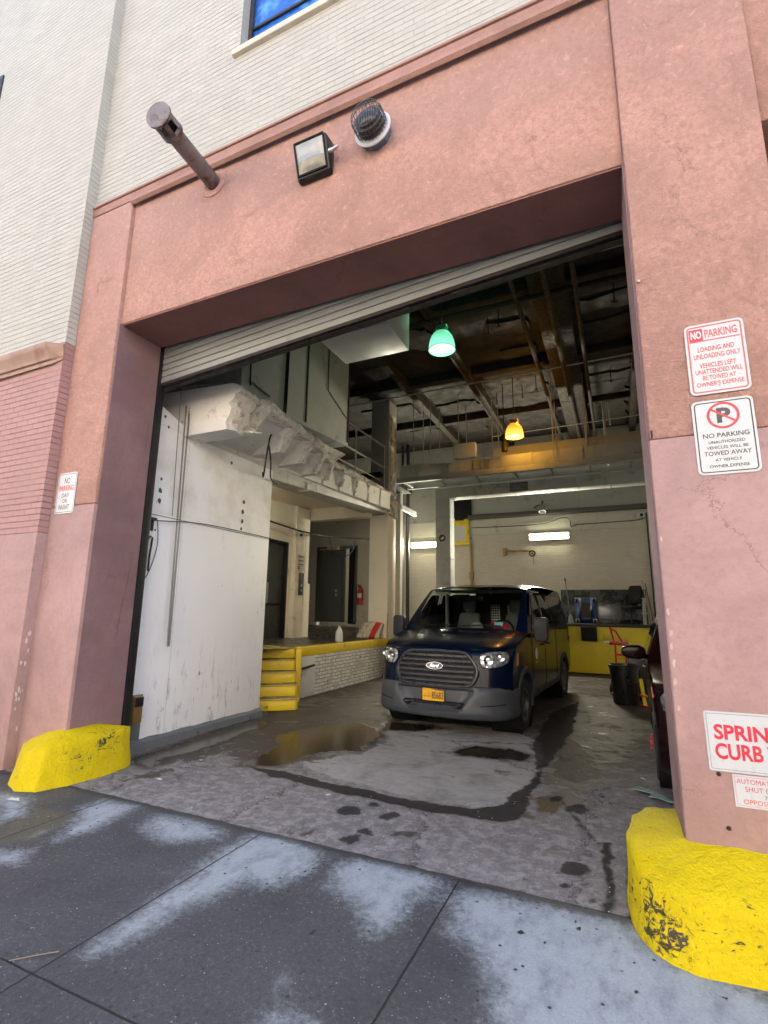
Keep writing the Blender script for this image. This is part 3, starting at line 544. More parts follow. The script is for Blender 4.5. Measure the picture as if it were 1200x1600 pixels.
# corner bricks of the forward wall show their ends
part('lower_wall', box(-14, -5.70, 3.36, 3.9, 2.402, 4.658), M['pink_brick'])
part('lower_wall', box(-14, -5.695, 3.353, 3.9, -.02, 2.40), M['lower_paint'], .01, label='smooth pink wall base')
cp = [(0,4.40),(-.03,4.40),(-.035,4.44),(-.06,4.45),(-.075,4.50),(-.11,4.56),(-.13,4.60),(-.13,4.635),(-.02,4.665),(0,4.665)]
cn = MB().prism(cp, lambda a, b, h: (h, 3.36+a, b), -14, -5.86)
P = []
for k in range(6):   # broken, crumbling end of the cornice
    s = 1 - .16*k; P.append([(-5.86+.035*k + .012*noise.noise(Vector((k*3.1, b*20, 1))), 3.36+a*s+(.02*noise.noise(Vector((k*2.0, b*30, a*40))) if 0 < k else 0), 4.53+(b-4.53)*(1-.05*k)) for a, b in cp])
cn.grid(P, 0, True); cn.add(P[-1], [tuple(range(len(cp)))])
part('cornice', cn, M['cornice'])
# chipped paint flakes along the forward wall's corner
for k in range(14):
    z = random.uniform(.35, 1.35); y = random.uniform(3.38, 3.44); s = random.uniform(.010, .026)
    pts = [(s*math.cos(a)*random.uniform(.5, 1.1)*.6, s*math.sin(a)*random.uniform(.7, 1.8)) for a in [i*math.pi/4 for i in range(8)]]
    part('bare_patch', MB().prism([(y+a, z+b) for a, b in pts], lambda a, b, h: (h, a, b), -5.695, -5.692), M['stone'])

M['chip'] = plain('chipped_plaster', (.47,.37,.34), .9, var=.2)
for x, z, s in ((.262,1.62,.012),(.266,1.50,.013),(.262,1.42,.012),(.268,1.33,.014),(.264,1.22,.014),(.270,1.08,.012),(.262,2.05,.010)):
    pts = [(s*math.cos(a)*random.uniform(.4, .9), s*math.sin(a)*random.uniform(.8, 2.2)) for a in [i*math.pi/5 for i in range(10)]]
    part('bare_patch', MB().prism([(max(.248, x+a), z+b) for a, b in pts], lambda a, b, h: (a, h, b), yP-.0085, yP-.0065), M['chip'])

def window(x0, x1, z0, z1, yf, sill=True):
    fr = MB(); w = .055
    fr.box(x0, x0+w, yf, yf+.08, z0, z1).box(x1-w, x1, yf, yf+.08, z0, z1).box(x0+w, x1-w, yf, yf+.08, z0, z0+w).box(x0+w, x1-w, yf, yf+.08, z1-w, z1)
    fr.box(x0+w, x1-w, yf+.01, yf+.07, z0+.42, z0+.455).box((x0+x1)/2-.02, (x0+x1)/2+.02, yf+.012, yf+.068, z0+.456, z1-w)
    f = part('window', fr, M['frame_dark'], .004)
    part('pane', box(x0+w-.01, x1-w+.01, yf+.035, yf+.045, z0+w-.01, z1-w+.01), M['glass_blue'], parent=f)
    bl = box(x0+w, x1-w, yf+.13, yf+.14, z0+.9, z1-w); part('blind', bl, M['stone'], parent=f)
    if sill: part('sill', box(x0-.07, x1+.07, 3.49-.05, yf+.02, z0-.085, z0-.005), M['stone'], .008, parent=f)
window(WX0, WX1, WZ0, WZ1, 3.60)
wf = MB().box(-9.9, -8.25, 3.335, 3.38, 8.3, 9.84); part('window', wf, M['frame_dark'], .01)
part('pane', box(-9.8, -8.31, 3.325, 3.34, 8.36, 9.78), M['glass_blue'])

# hidden shell: roof, rear, sides
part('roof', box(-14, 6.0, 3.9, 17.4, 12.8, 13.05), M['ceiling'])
part('rear_wall', MB().box(-14, 6, 17.25, 17.5, 0, 12.8), M['ceiling'])
part('side_wall', box(2.8, 3.0, 4.1, 17.25, 0, 7.45), M['white_wall'])
part('side_wall', box(5.8, 6.0, 3.9, 17.25, 0, 12.8), M['ceiling'])
part('side_wall', box(-14, -13.8, 3.9, 17.25, 0, 12.8), M['ceiling'])
part('partition_wall', box(-13.8, -5.70, 3.901, 4.08, 0, 7.45), M['grey_light'])
part('partition_wall', box(1.06, 5.8, 4.0, 4.06, 0, 4.795), M['dark_steel'])
part('partition_wall', box(-5.70, 5.8, 4.081, 4.085, 4.9, 6.42), M['black'])
part('partition_wall', box(-5.70, 5.8, 3.90, 4.08, 6.421, 7.45), M['black'])

# black guide rails
part('guide_rail', box(OL-.14, OL+.020, 4.088, 4.185, 0, 5.3), M['dark_steel'], .004)
part('guide_rail', box(OR_+.03, OR_+.15, 4.088, 4.22, 0, 5.3), M['dark_steel'], .004)

# rolling door, hanging a little crooked
M['slat'] = plain('dirty_door_slat', (.255,.275,.27), .5, .2, var=.12, sc=3, dirt=(.13,.12,.085), dsc=2.0, dlo=.60, dhi=.80)
zb = lambda x: 4.245 + (x+4.93)/5.17*.395
P = []
zs = []
for k in range(10):
    for a, d in ((0, .014), (.07, .014), (.10, .0), (.5, -.003), (.93, .0), (.96, .014)):
        zs.append(((k+a)*.082, d))
xs = np.linspace(OL-.03, OR_+.03, 24)
for h, d in zs: P.append([(x, 4.125+d, zb(x)+.085+h) for x in xs])
rd = part('rolling_door', MB().grid(P), M['slat'], angle=20)
bb = MB()
for y0, y1, a, b, in ((4.115, 4.155, .045, .084),):
    bb.hexa([(OL-.02,y0,zb(OL)+a),(OR_+.02,y0,zb(OR_)+a),(OR_+.02,y1,zb(OR_)+a),(OL-.02,y1,zb(OL)+a),(OL-.02,y0,zb(OL)+b),(OR_+.02,y0,zb(OR_)+b),(OR_+.02,y1,zb(OR_)+b),(OL-.02,y1,zb(OL)+b)])
bb.hexa([(OL-.02,4.16,zb(OL)+.034),(OR_+.02,4.16,zb(OR_)+.034),(OR_+.02,4.23,zb(OR_)+.034),(OL-.02,4.23,zb(OL)+.034),(OL-.02,4.16,zb(OL)+.046),(OR_+.02,4.16,zb(OR_)+.046),(OR_+.02,4.23,zb(OR_)+.046),(OL-.02,4.23,zb(OL)+.046)])
part('bottom_bar', bb, plain('grimy_bar', (.018,.013,.012), .6, .2, var=.4), parent=rd)
br = MB().cyl((OL-.1, 4.5, 5.35), (OR_+.1, 4.5, 5.35), .26, n=24)
part('door_drum', br, M['black'], parent=rd)
tb = MB().cyl((OL-.1, 4.34, 4.66), (OR_+.1, 4.34, 4.80), .045, n=12); part('torsion_bar', tb, M['dark_steel'], parent=rd)

# --- interior: white wall on the left
lw = MB().box(-5.33, -5.13, 4.19, 6.65, .11, 3.90)
part('white_wall', lw, M['white_wall'], .008)
part('white_wall', MB().hexa([(-5.33,4.19,3.902),(-5.128,4.19,3.902),(-5.128,4.74,3.902),(-5.33,4.74,3.902),(-5.33,4.19,4.19),(-5.128,4.19,4.19),(-5.128,4.74,3.98),(-5.33,4.74,3.98)]), M['white_wall'])
lc = MB()
P = []
for i in range(25):
    y = 4.19+2.48*i/24; n_ = .02*noise.noise(Vector((y*4, 0, 3)))
    P.append([(-5.36, y, 0), (-5.085+n_*.5, y, 0), (-5.09+n_*.5, y, .085), (-5.135, y, .125+n_), (-5.36, y, .125)])
lc.grid(P, 0, True); lc.add(P[-1], [(0,1,2,3,4)])
part('wall_curb', lc, M['curb_grey'])
# holes and scars knocked into it
M['hole'] = plain('hole_dark', (.09,.08,.07), .9, var=.6, sc=60)
for y, z, s in ((5.98,3.22,.03),(5.97,3.07,.035),(5.97,2.92,.03),(5.96,2.80,.025),(5.65,3.75,.025),(4.38,4.02,.02),(4.45,3.90,.02),(4.42,3.2,.02),(4.42,3.05,.03),(4.42,2.92,.03),(4.40,2.55,.015)):
    pts = [(s*math.cos(a)*random.uniform(.6,1.1), s*math.sin(a)*random.uniform(.8,1.4)) for a in [i*math.pi/5 for i in range(10)]]
    part('wall_hole', MB().prism([(y+a, z+b) for a, b in pts], lambda a, b, h: (h, a, b), -5.131, -5.127), M['hole'])

# back wall: brick below, plaster above
part('back_wall', box(-13.5, 2.8, 16.8, 17.2, 0, 4.19), M['back_brick'])
part('back_wall', box(-13.5, 2.8, 16.78, 17.2, 4.19, 4.72), plain('band_paint', (.50,.49,.44), .6, var=.1, dirt=(.3,.28,.25)))
part('back_wall', box(-13.5, 2.8, 16.79, 17.2, 4.721, 7.45), M['grey_paint'])
part('wall_beam', box(-4.5, 2.8, 16.60, 16.778, 4.73, 4.87), plain('wall_beam_paint', (.065,.065,.063), .5), .01)
part('corner_pipe', MB().cyl((-6.42,15.9,0),(-6.42,15.9,7.4),.06).cyl((-6.62,15.9,0),(-6.62,15.9,7.4),.045), M['dark_steel'])

# ceiling with beams and flaking plaster
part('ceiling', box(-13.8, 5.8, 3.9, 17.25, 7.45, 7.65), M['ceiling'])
for x in (-4.6, -2.95, .75, 2.4):
    part('ceiling_beam', box(x-.09, x+.09, 4.1, 16.75, 7.20, 7.449), M['rust'], .01)
part('ceiling_beam', box(-1.05, -.45, 4.1, 16.75, 7.12, 7.449), M['rust'], .015)
for y in (6.3, 8.45, 11.3, 14.15):
    part('ceiling_beam', box(-13, 2.79, y-.10, y+.10, 7.26, 7.448), M['ceiling'], .01)
def panel(x0, x1, y0, y1, i):
    pts = []
    n = 9
    for a, b in (((x0,y0),(x1,y0)),((x1,y0),(x1,y1)),((x1,y1),(x0,y1)),((x0,y1),(x0,y0))):
        for k in range(n):
            f = k/n; x = a[0]+(b[0]-a[0])*f; y = a[1]+(b[1]-a[1])*f
            q = .16*noise.noise(Vector((x*2.3, y*2.3, i*5.0))) if i % 3 else .03*noise.noise(Vector((x*3, y*3, i)))
            pts.append((x+q, y-q))
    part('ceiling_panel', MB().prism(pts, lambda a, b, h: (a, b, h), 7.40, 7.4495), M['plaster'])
i = 0
for x0, x1, y0, y1 in ((-2.8,-1.35,8.6,9.2),(-2.1,-1.3,9.4,10.05),(-2.05,-1.28,10.6,11.0),(-2.8,-1.35,11.6,13.9),(-2.8,-1.3,14.4,16.6),(-.35,.6,8.65,9.15),(-.35,.62,9.3,9.75),(-.35,.6,10.1,10.5),(-.35,.62,11.5,12.5),(-.35,.6,12.7,14.0),(-.35,.6,14.4,16.5),(-4.4,-3.1,11.7,12.4),(-4.4,-3.2,13.0,13.7),(-4.3,-3.4,14.6,15.4),(-6.6,-5.0,12.6,13.4),(-5.8,-4.9,14.6,15.4),(-.4,.6,6.6,8.2),(-2.8,-1.4,6.6,8.1),(-4.4,-3.2,9.0,9.8),(1.0,2.3,8.8,11),(1.0,2.3,11.8,13.9)):
    i += 1; panel(x0, x1, y0, y1, i)

# column at the end of the loading platform, grey above the slab
part('column', box(-6.0, -5.45, 12.1, 12.62, .9, 4.15), plain('column_paint', (.84,.80,.70), .6, var=.06, sc=2, dirt=(.50,.44,.35), dsc=3, dlo=.62, dhi=.8, bump=.2, bsc=14), .012, label='cream painted column standing on the platform')
part('column', box(-6.0, -5.45, 12.1, 12.62, 4.15, 7.44), M['grey_paint'], .012, label='grey painted column above the broken slab')
part('column_scar', rough_box(MB(), -5.462, -5.43, 12.24, 12.46, 5.0, 7.0, .05, .04, freq=9), M['concrete_raw'])

# beam over the platform edge (it rises a little towards the back)
bm_ = MB().hexa([(-5.42,4.30,3.62),(-5.13,4.30,3.62),(-5.45,12.1,4.17),(-5.99,12.1,4.17),(-5.42,4.30,3.92),(-5.13,4.30,3.92),(-5.45,12.1,4.44),(-5.99,12.1,4.44)])
part('floor_beam', bm_, M['grey_light'], .012)
part('beam_patch', MB().box(-5.19,-5.165,8.1,8.16,3.86,4.02).hexa([(-5.5,7.95,3.86),(-5.2,7.95,3.86),(-5.2,8.0,3.86),(-5.5,8.0,3.86),(-5.5,7.95,3.88),(-5.2,7.95,3.88),(-5.2,8.0,3.88),(-5.5,8.0,3.88)]), plain('white_plate', (.7,.7,.66), .6))

# broken concrete slab with joist stubs
sh = lambda y: .055*(y-5.0)
nz = lambda *p: noise.noise(Vector(p))
js = [(5.25, -4.42, -4.16), (6.20, -4.60, -4.36), (6.92, -4.73, -4.50), (7.66, -4.93, -4.70), (8.35, -5.06, -4.98), (9.02, -5.14, -5.08), (9.70, -5.17, -5.12), (10.38, -5.22, -5.17), (11.05, -5.27, -5.23), (11.72, -5.32, -5.28)]
zb_ = lambda y: 3.97 + .035*(y-4.75)
zt_ = lambda y: 4.30 + .045*(y-4.75)
def xt_(y):
    if y <= js[0][0]: return js[0][2]-.04
    for (y0, _, a0), (y1, _, a1) in zip(js, js[1:]):
        if y <= y1: return a0+(a1-a0)*(y-y0)/(y1-y0)
    return js[-1][2]
M['slab_white'] = plain('old_white_paint', (.74,.73,.70), .75, var=.12, sc=4, dirt=(.32,.29,.25), dsc=5, dlo=.56, dhi=.75, bump=.3, bsc=22)
def stub(y, xb, xt, zb, zt, wb, wt, sd, name='joist_stub'):
    # a sawn and smashed concrete joist: flat sides and underside, rough broken end
    NV, NH = 12, 6; P = []
    for i in range(NV+1):
        f = i/NV; z = zb+(zt-zb)*f; w = wb+(wt-wb)*f; row = []
        for j in range(NH+1):
            g = j/NH-.5
            x = xb+(xt-xb)*f**1.3 + .045*nz(z*13, g*6, sd)+.025*nz(z*31, g*15, sd+3) - .05*abs(g*2)**3*(1+nz(sd, z*9, 1))
            row.append((x, y+g*w+.012*nz(z*17, sd, 4), z+(.012*nz(g*9, sd, 7) if 0 < i < NV else 0)))
        P.append(row)
    mb = MB().grid(P, 1)
    L = [(-5.46, y-(wb+(wt-wb)*i/NV)/2, zb+(zt-zb)*i/NV) for i in range(NV+1)]; Rr = [(-5.46, y+(wb+(wt-wb)*i/NV)/2, zb+(zt-zb)*i/NV) for i in range(NV+1)]
    mb.grid([L, [r[0] for r in P]]); mb.grid([[r[-1] for r in P], Rr]); mb.add([L[0], *P[0], Rr[0]], [tuple(range(NH+3))]); mb.add([L[-1], *P[-1], Rr[-1]], [tuple(range(NH+3))])
    return part(name, mb, [M['slab_white'], M['concrete_raw']], angle=24)
for k, (y, xb, xt) in enumerate(js):
    stub(y, xb, xt, zb_(y)+(.0 if k < 4 else .06), zt_(y)+.02, .12, .22, k*3.7)
stub(4.86, -4.36, -4.20, 3.86, 4.30, .30, .44, 50)
# the slab itself, its torn edge running over the joists
ys = [4.66+.05*i for i in range(152)]
def row_(dz, dx, rough): return [(xt_(y)+dx+rough*(.07*nz(y*5, 1, dz*9)+.04*nz(y*13, 2, dz*17)+.02*nz(y*31, 3, dz*5)), y, zt_(y)+dz+rough*.02*nz(y*11, 6, dz)) for y in ys]
rows_ = [[(-5.46, y, zt_(y)+.015) for y in ys], row_(.012, -.16, .5), row_(.0, -.04, 1), row_(.03, .03, 1.0), row_(.07, .02, 1.1), row_(.11, -.02, 1.1), row_(.15, -.10, 1.0)]
sl_ = MB(); sl_.grid(rows_[:2], 0); sl_.grid(rows_[1:], 1)
top_ = rows_[-1]; sl_.grid([top_, [((-4.84 if 5.3 < y < 8.65 else min(-5.0, x-.2)), y, z+.10) for x, y, z in top_], [(-7.2, y, z+.10) for x, y, z in top_]], 1)
sl_.add([rows_[0][0]]+[r[0] for r in rows_[1:]]+[(-7.2, ys[0], 4.62)], [tuple(range(len(rows_)+1))])
part('broken_slab', sl_, [M['slab_white'], M['concrete_raw']], angle=24)
for k in range(len(js)-1):       # sloping back of each hollow between two joists
    y0, y1 = js[k][0]+.05, js[k+1][0]-.05
    x1 = min(xt_(y0), xt_(y1))-.20
    part('slab_hollow', MB().hexa([(-5.44,y0,zb_(y0)-.02),(-5.22,y0,zb_(y0)-.02),(-5.22,y1,zb_(y1)-.02),(-5.44,y1,zb_(y1)-.02),(-5.44,y0,zt_(y0)),(max(-5.20,x1),y0,zt_(y0)+.005),(max(-5.20,x1),y1,zt_(y1)+.005),(-5.44,y1,zt_(y1))]), M['slab_white'])
part('column_scar', rough_box(MB(), -5.5, -5.36, 12.0, 12.5, 4.12, 4.62, .05, .075, freq=9), M['concrete_raw'], angle=25)
bars = MB()
for k in range(5): bars.tube([(-4.75, 4.95+.05*k, 3.93), (-4.5-.02*k, 4.98+.05*k, 3.93), (-4.28, 5.05+.05*k, 3.92+.012*k)], .012, 6)
part('rebar', bars, plain('painted_rebar', (.66,.64,.6), .7))

# corridor behind the platform
part('corridor_wall', MB().box(-7.8, -7.6, 4.3, 8.6, .9, 4.4).box(-7.8,-7.6,10.62,11.5,.9,4.4).box(-7.8,-7.6,8.6,10.62,3.30,4.4), M['cream'])
part('corridor_wall', MB().box(-7.62, -7.50, 10.85, 11.48, .9, 4.3), M['cream'], .01, label='shallow pilaster beside the grey door')
part('corridor_wall', MB().box(-7.63, -7.46, 10.82, 11.52, .9, 2.3), M['cream'], .01, label='lower half of the pilaster')
part('wall_ledge', box(-7.6, -7.54, 8.0, 10.84, 3.72, 3.80), M['cream'], .006)
dr = part('door', box(-7.74, -7.70, 8.66, 10.60, .92, 3.28), M['grey_door'], .004, label='wide dark grey door behind the white wall')
part('handle', box(-7.70, -7.64, 9.95, 9.99, 1.75, 2.25), M['alum'], .01, parent=dr)
part('crash_bar', box(-7.70, -7.655, 8.8, 10.58, 1.72, 1.76), M['dark_steel'], .006, parent=dr)
part('door_frame', MB().box(-7.76,-7.585,10.60,10.66,.92,3.30).box(-7.76,-7.585,8.6,10.60,3.26,3.305), M['dark_steel'], .004, parent=dr)
part('platform_ceiling', MB().hexa([(-7.8,4.3,4.02),(-5.35,4.3,4.02),(-5.75,12.0,4.36),(-7.8,12.0,4.36),(-7.8,4.3,4.12),(-5.35,4.3,4.12),(-5.75,12.0,4.46),(-7.8,12.0,4.46)]), M['cream'])
part('cross_beam', box(-7.6, -5.8, 11.55, 11.85, 4.02, 4.40), M['cream'], .01)
part('room_wall', MB().box(-9.6,-8.78,14.0,14.2,.9,5.2).box(-7.36,-5.9,14.0,14.2,.9,5.2).box(-8.78,-7.36,14.0,14.2,3.62,5.2), plain('room_wall_paint', (.40,.38,.34), .6, dirt=(.25,.23,.2)))
part('room_wall', MB().box(-9.7,-9.5,11.5,14.0,.9,5.2).box(-9.7,-7.6,11.45,11.5,.9,5.2), M['grey_paint'])
d2 = part('door', box(-8.74, -7.86, 13.92, 13.97, 1.26, 3.52), M['grey_door'], .004, label='grey metal door standing ajar in the far room')
part('handle', MB().cyl((-8.02,13.92,2.22),(-8.02,13.86,2.22),.035).box(-8.06,-7.99,13.90,13.92,2.05,2.13), M['alum'], parent=d2)
part('door_frame', MB().box(-8.80,-8.74,13.93,14.06,1.25,3.62).box(-7.42,-7.34,13.93,14.06,1.25,3.62).box(-8.74,-7.42,13.93,14.06,3.54,3.62).box(-7.88,-7.78,13.972,14.06,1.25,3.54), M['grey_door'], .004, parent=d2)
part('door_closer', box(-8.35, -7.95, 13.78, 13.92, 3.50, 3.64), plain('closer_beige', (.45,.36,.27), .6), .02, parent=d2)
part('closet', box(-7.78, -7.42, 14.25, 14.3, 1.2, 3.6), M['black'])
part('room_ceiling', box(-9.6, -5.6, 11.9, 14.2, 5.2, 5.3), M['black'])

# ------------------------------------------------------------------ unseen building across the street, added to bounce sunlight into the bay
opp = empty('bounce_building', 'unseen tan brick building across the street, added for bounce light and reflections', 'building', (0, -18, 0))
OO = Vector((0, -18, 0))
o = MB().box(-60, 60, -28, -18, -.15, 14.5).build('wall', bricks('tan_brick', (.70,.62,.52), (.52,.47,.40), 'x'), opp); o.location = -OO
o = MB().box(-60, 60, -17.98, -17.90, -.15, 3.4).build('dark_band', plain('dark_band_paint', (.07,.06,.055), .5, var=.4, sc=.5), opp); o.location = -OO  # dark lower band added to dim what the van's front reflects
wm = MB()
for fl_ in range(3):
    for q in range(-14, 15):
        wm.box(q*4-.7, q*4+.7, -18.02, -17.97, 4.2+fl_*3.2, 6.0+fl_*3.2)
o = wm.build('window', M['dark_steel'], opp); o.location = -OO; o['kind'] = 'stuff'

# ================================================================== YELLOW BLOCKS
def mat_yellow_block():
    t = NT('thick_yellow_paint')
    n = t.noise(2.5, 6.0, .6)
    c = t.mix(n, (.53,.395,.004), (.67,.535,.010))
    chips = t.step(t.math('ADD', t.attr('chip'), t.math('MULTIPLY', t.math('SUBTRACT', t.noise(24.0, 8.0, .75, 1.0), .5), 3.2)), .72, .78)
    c = t.mix(t.step(t.noise(55.0, 4.0, .6, .8), .57, .66, 0.0, .5), c, (.46,.30,.012))
    dk = t.mix(t.noise(20.0, 3.0), (.12,.10,.09), (.035,.028,.026))
    c = t.mix(chips, c, dk)
    scr = t.step(t.math('ADD', t.noise((10, 10, 26), 6.0, .7, .5), t.math('MULTIPLY', t.attr('chip'), .25)), .70, .76)
    c = t.mix(scr, c, (.07,.06,.03))
    pit = t.step(t.noise((52, 52, 40), 4.0, .6, .6, off=(3, 3, 3)), .66, .71); c = t.mix(t.math('MULTIPLY', pit, .8), c, (.10,.075,.02))
    gr_ = t.step(t.noise(5.0, 7.0, .72, .8, off=(1, 7, 2)), .56, .78, 0.0, .5); c = t.mix(gr_, c, (.22,.165,.03))
    h = t.math('SUBTRACT', t.math('ADD', t.noise((26.0, 26.0, 17.0), 6.0, .6, .5), t.math('MULTIPLY', t.noise(75.0, 4.0, .6), .4)), t.math('MULTIPLY', chips, .35))
    return t.done(c, t.mix(chips, (.6,)*3, (.9,)*3), 0.0, t.bump(h, .8, .022), Specular_IOR_Level=.10)
M['block'] = mat_yellow_block()

def block(name, foot, top, htop, hedge, apex_h, chip, label):
    """foot/top: matching outlines at the ground and at the upper edge; apex line lies against the pier"""
    n = len(foot); rings = []
    S = 7
    for k in range(S+1):
        f = k/S; z = hedge*f
        rings.append([(a[0]+(b[0]-a[0])*f, a[1]+(b[1]-a[1])*f, z*htop[i]/max(htop)) for i, (a, b) in enumerate(zip(foot, top))])
    cx, cy = apex_h[0], apex_h[1]
    for k in range(1, 7):
        f = k/6; r0 = rings[S]
        rings.append([(p[0]+(cx-p[0])*f*.8, p[1]+(cy-p[1])*f*.8, p[2]+(apex_h[2]-p[2])*(1-(1-f)**1.6)) for p in r0])
    # refine the outline
    def dens(r):
        out = []
        for i in range(n-1):
            for q in range(6): out.append(Vector(r[i]).lerp(Vector(r[i+1]), q/6))
        out.append(Vector(r[-1])); return out
    P = []
    for k, r in enumerate(rings):
        row = []
        for p in dens(r):
            d = noise.noise_vector(p*6)*.014 + noise.noise_vector(p*18)*.004
            row.append(p + d*(1.0 if k else .4))
        P.append(row)
    mb = MB().grid(P); mb.add(P[-1], [tuple(range(len(P[-1])))])
    o = single(mb, name, M['block'], label, 'bumper block', group='yellow bumper blocks', angle=85)
    me = o.data; at = me.attributes.new('chip', 'FLOAT', 'POINT')
    for v in me.vertices:
        at.data[v.index].value = max([0]+[s*max(0, 1-(v.co-Vector(c)).length/r) for c, r, s in chip])
    return o
block('bumper_block', [(-5.62,3.44),(-5.45,3.30),(-5.22,3.14),(-4.97,3.05),(-4.78,3.12),(-4.69,3.35),(-4.66,3.70),(-4.68,3.94),(-4.76,4.07),(-4.98,4.075)],
      [(-5.60,3.46),(-5.45,3.38),(-5.27,3.26),(-5.04,3.15),(-4.84,3.22),(-4.76,3.42),(-4.74,3.72),(-4.745,3.92),(-4.80,4.05),(-4.98,4.07)],
      [.80,.84,.90,.98,1.08,1.12,1.17,1.2,1.2,1.2], .36, (-5.02,3.62,.435), [((-4.70,3.75,.32),.38,.72),((-4.68,3.45,.2),.3,.62),((-5.0,3.07,.15),.25,.45),((-5.3,3.2,.3),.2,.4)],
      'small angular yellow block at the foot of the left pier, beside the white wall')
block('bumper_block', [(.26,4.10),(.05,4.05),(-.04,3.85),(-.07,3.55),(-.055,3.33),(-.02,3.20),(.04,3.09),(.12,3.03),(.22,3.00),(.48,3.03),(1.0,3.05),(1.15,3.1)],
      [(.26,4.09),(.06,4.02),(-.02,3.82),(-.045,3.55),(-.035,3.36),(0,3.25),(.06,3.155),(.13,3.10),(.22,3.07),(.48,3.09),(1.0,3.10),(1.15,3.12)],
      [1.25,1.25,1.25,1.2,1.15,1.08,1.0,.95,.92,.90,.90,.90], .36, (.45,3.62,.405), [((.03,3.12,.17),.30,.8),((-.05,3.4,.15),.30,.66),((.1,3.05,.12),.28,.85),((.2,3.05,.29),.12,.72),((.40,3.05,.2),.3,.42),((.05,3.3,.36),.12,.62),((.55,3.03,.03),.3,.55),((.33,3.06,.30),.08,.7),((.47,3.06,.28),.06,.7)],
      'large rounded yellow block with chipped paint at the foot of the right pier')

# ================================================================== SIGNS
fF = lambda y: (lambda a, b: (a, y, b))
def sign(name, label, x0, x1, z0, z1, rad, border, edge, bw, rot=0.0, holes=True, group=None, cat='sign'):
    cx, cz = (x0+x1)/2, (z0+z1)/2
    t = empty(name, label, cat, (cx, yP-.007, cz), 0, group); t.rotation_euler = (0, rot, 0)
    W, H = (x1-x0)/2, (z1-z0)/2
    p = MB().prism(rrect(-W, W, -H, H, rad), lambda a, b, h: (a, h, b), -.004, 0)
    p.build('panel', M['sign_white'], t, angle=30)
    if border:
        o = rrect(-W+edge, W-edge, -H+edge, H-edge, max(.004, rad-edge*.6)); i = rrect(-W+edge+bw, W-edge-bw, -H+edge+bw, H-edge-bw, max(.003, rad-edge*.6-bw))
        b = MB(); n = len(o)
        b.add([(a, -.0046, c) for a, c in o]+[(a, -.0046, c) for a, c in i], [(k, (k+1) % n, n+(k+1) % n, n+k) for k in range(n)])
        b.build('border', border, t)
    if holes:
        for s in (1, -1):
            MB().lathe([(.001,.004),(.005,.003),(.007,0)], (0,-.0045, s*(H-.045)), (0,-1,0), 10).build('bolt', M['alum'], t)
    return t, cx, cz
def lines(t, cx, cz, rows, m, bold=.012, name='lettering'):
    b = MB()
    for s, a0, a1, b0, b1 in rows: add_text(b, s, a0-cx, a1-cx, b0-cz, b1-cz, lambda a, c: (a, -.0052, c), bold)
    return b.build(name, m, t, fix=False)

t, cx, cz = sign('parking_sign', 'red and white loading and unloading NO PARKING sign, upper of two on the right pier', .497, .812, 2.935, 3.405, .03, M['sign_pale_red'], .012, .009, group='parking signs on the piers')
MB().box(.521-cx,.595-cx,-.0050,-.0046,3.295-cz,3.375-cz).build('red_field', M['sign_red'], t)
MB().box(.521-cx,.788-cx,-.0050,-.0046,3.286-cz,3.294-cz).build('divider', M['sign_pale_red'], t)
b = MB(); add_text(b, 'NO', .530-cx, .588-cx, 3.308-cz, 3.362-cz, lambda a, c: (a, -.0056, c), .045); b.build('lettering', M['sign_white'], t, fix=False)
lines(t, cx, cz, [('PARKING', .605, .775, 3.308, 3.362)], M['sign_pale_red'], .022)
lines(t, cx, cz, [('LOADING AND',.560,.752,3.216,3.250),('UNLOADING ONLY',.535,.780,3.169,3.203),('VEHICLES LEFT',.560,.750,3.108,3.140),('UNATTENDED WILL',.535,.780,3.067,3.098),('BE TOWED AT',.570,.742,3.027,3.057),("OWNER'S EXPENSE",.535,.780,2.985,3.015)], M['sign_pale_red'], .018)
t, cx, cz = sign('parking_sign', 'white NO PARKING tow-away sign with a crossed-out P, lower of two on the right pier', .492, .808, 2.425, 2.893, .03, M['sign_black'], .012, .007, group='parking signs on the piers')
def ring(b, x, z, r0, r1, y, n=40):
    b.add([(x+r*math.cos(2*math.pi*k/n), y, z+r*math.sin(2*math.pi*k/n)) for r in (r0, r1) for k in range(n)], [(k, (k+1) % n, n+(k+1) % n, n+k) for k in range(n)])
b = MB(); add_text(b, 'P', -.033, .040, .083, .178, lambda a, c: (a, -.0052, c), .045); b.build('lettering', M['sign_black'], t, fix=False)
b = MB(); ring(b, 0, .130, .070, .084, -.0058)
c_, s_ = math.cos(R(-36)), math.sin(R(-36))
b.add([(a*c_-e*s_, -.0060, .130+a*s_+e*c_) for a, e in ((-.072,-.006),(.072,-.006),(.072,.006),(-.072,.006))], [(0,1,2,3)])
b.build('prohibition_ring', M['sign_red'], t, fix=False)
lines(t, cx, cz, [('NO PARKING',.535,.770,2.652,2.681),('UNAUTHORIZED',.561,.745,2.615,2.634),('VEHICLES WILL BE',.547,.758,2.581,2.600),('TOWED AWAY',.532,.770,2.540,2.568),('AT VEHICLE',.585,.718,2.504,2.522),('OWNER EXPENSE',.553,.752,2.465,2.484)], M['sign_black'], .014)
t, cx, cz = sign('parking_sign', 'narrow white NO PARKING DAY OR NIGHT sign on the left pier', -5.62, -5.305, 2.608, 3.068, .03, M['sign_grey'], .012, .006, group='parking signs on the piers')
lines(t, cx, cz, [('NO',-5.51,-5.415,2.945,3.008)], M['sign_grey'], .02)
lines(t, cx, cz, [('PARKING',-5.585,-5.34,2.862,2.925)], M['sign_pale_red'], .03)
lines(t, cx, cz, [('DAY',-5.525,-5.40,2.785,2.836),('OR',-5.51,-5.42,2.725,2.770),('NIGHT',-5.555,-5.375,2.650,2.706)], M['sign_grey'], .02)
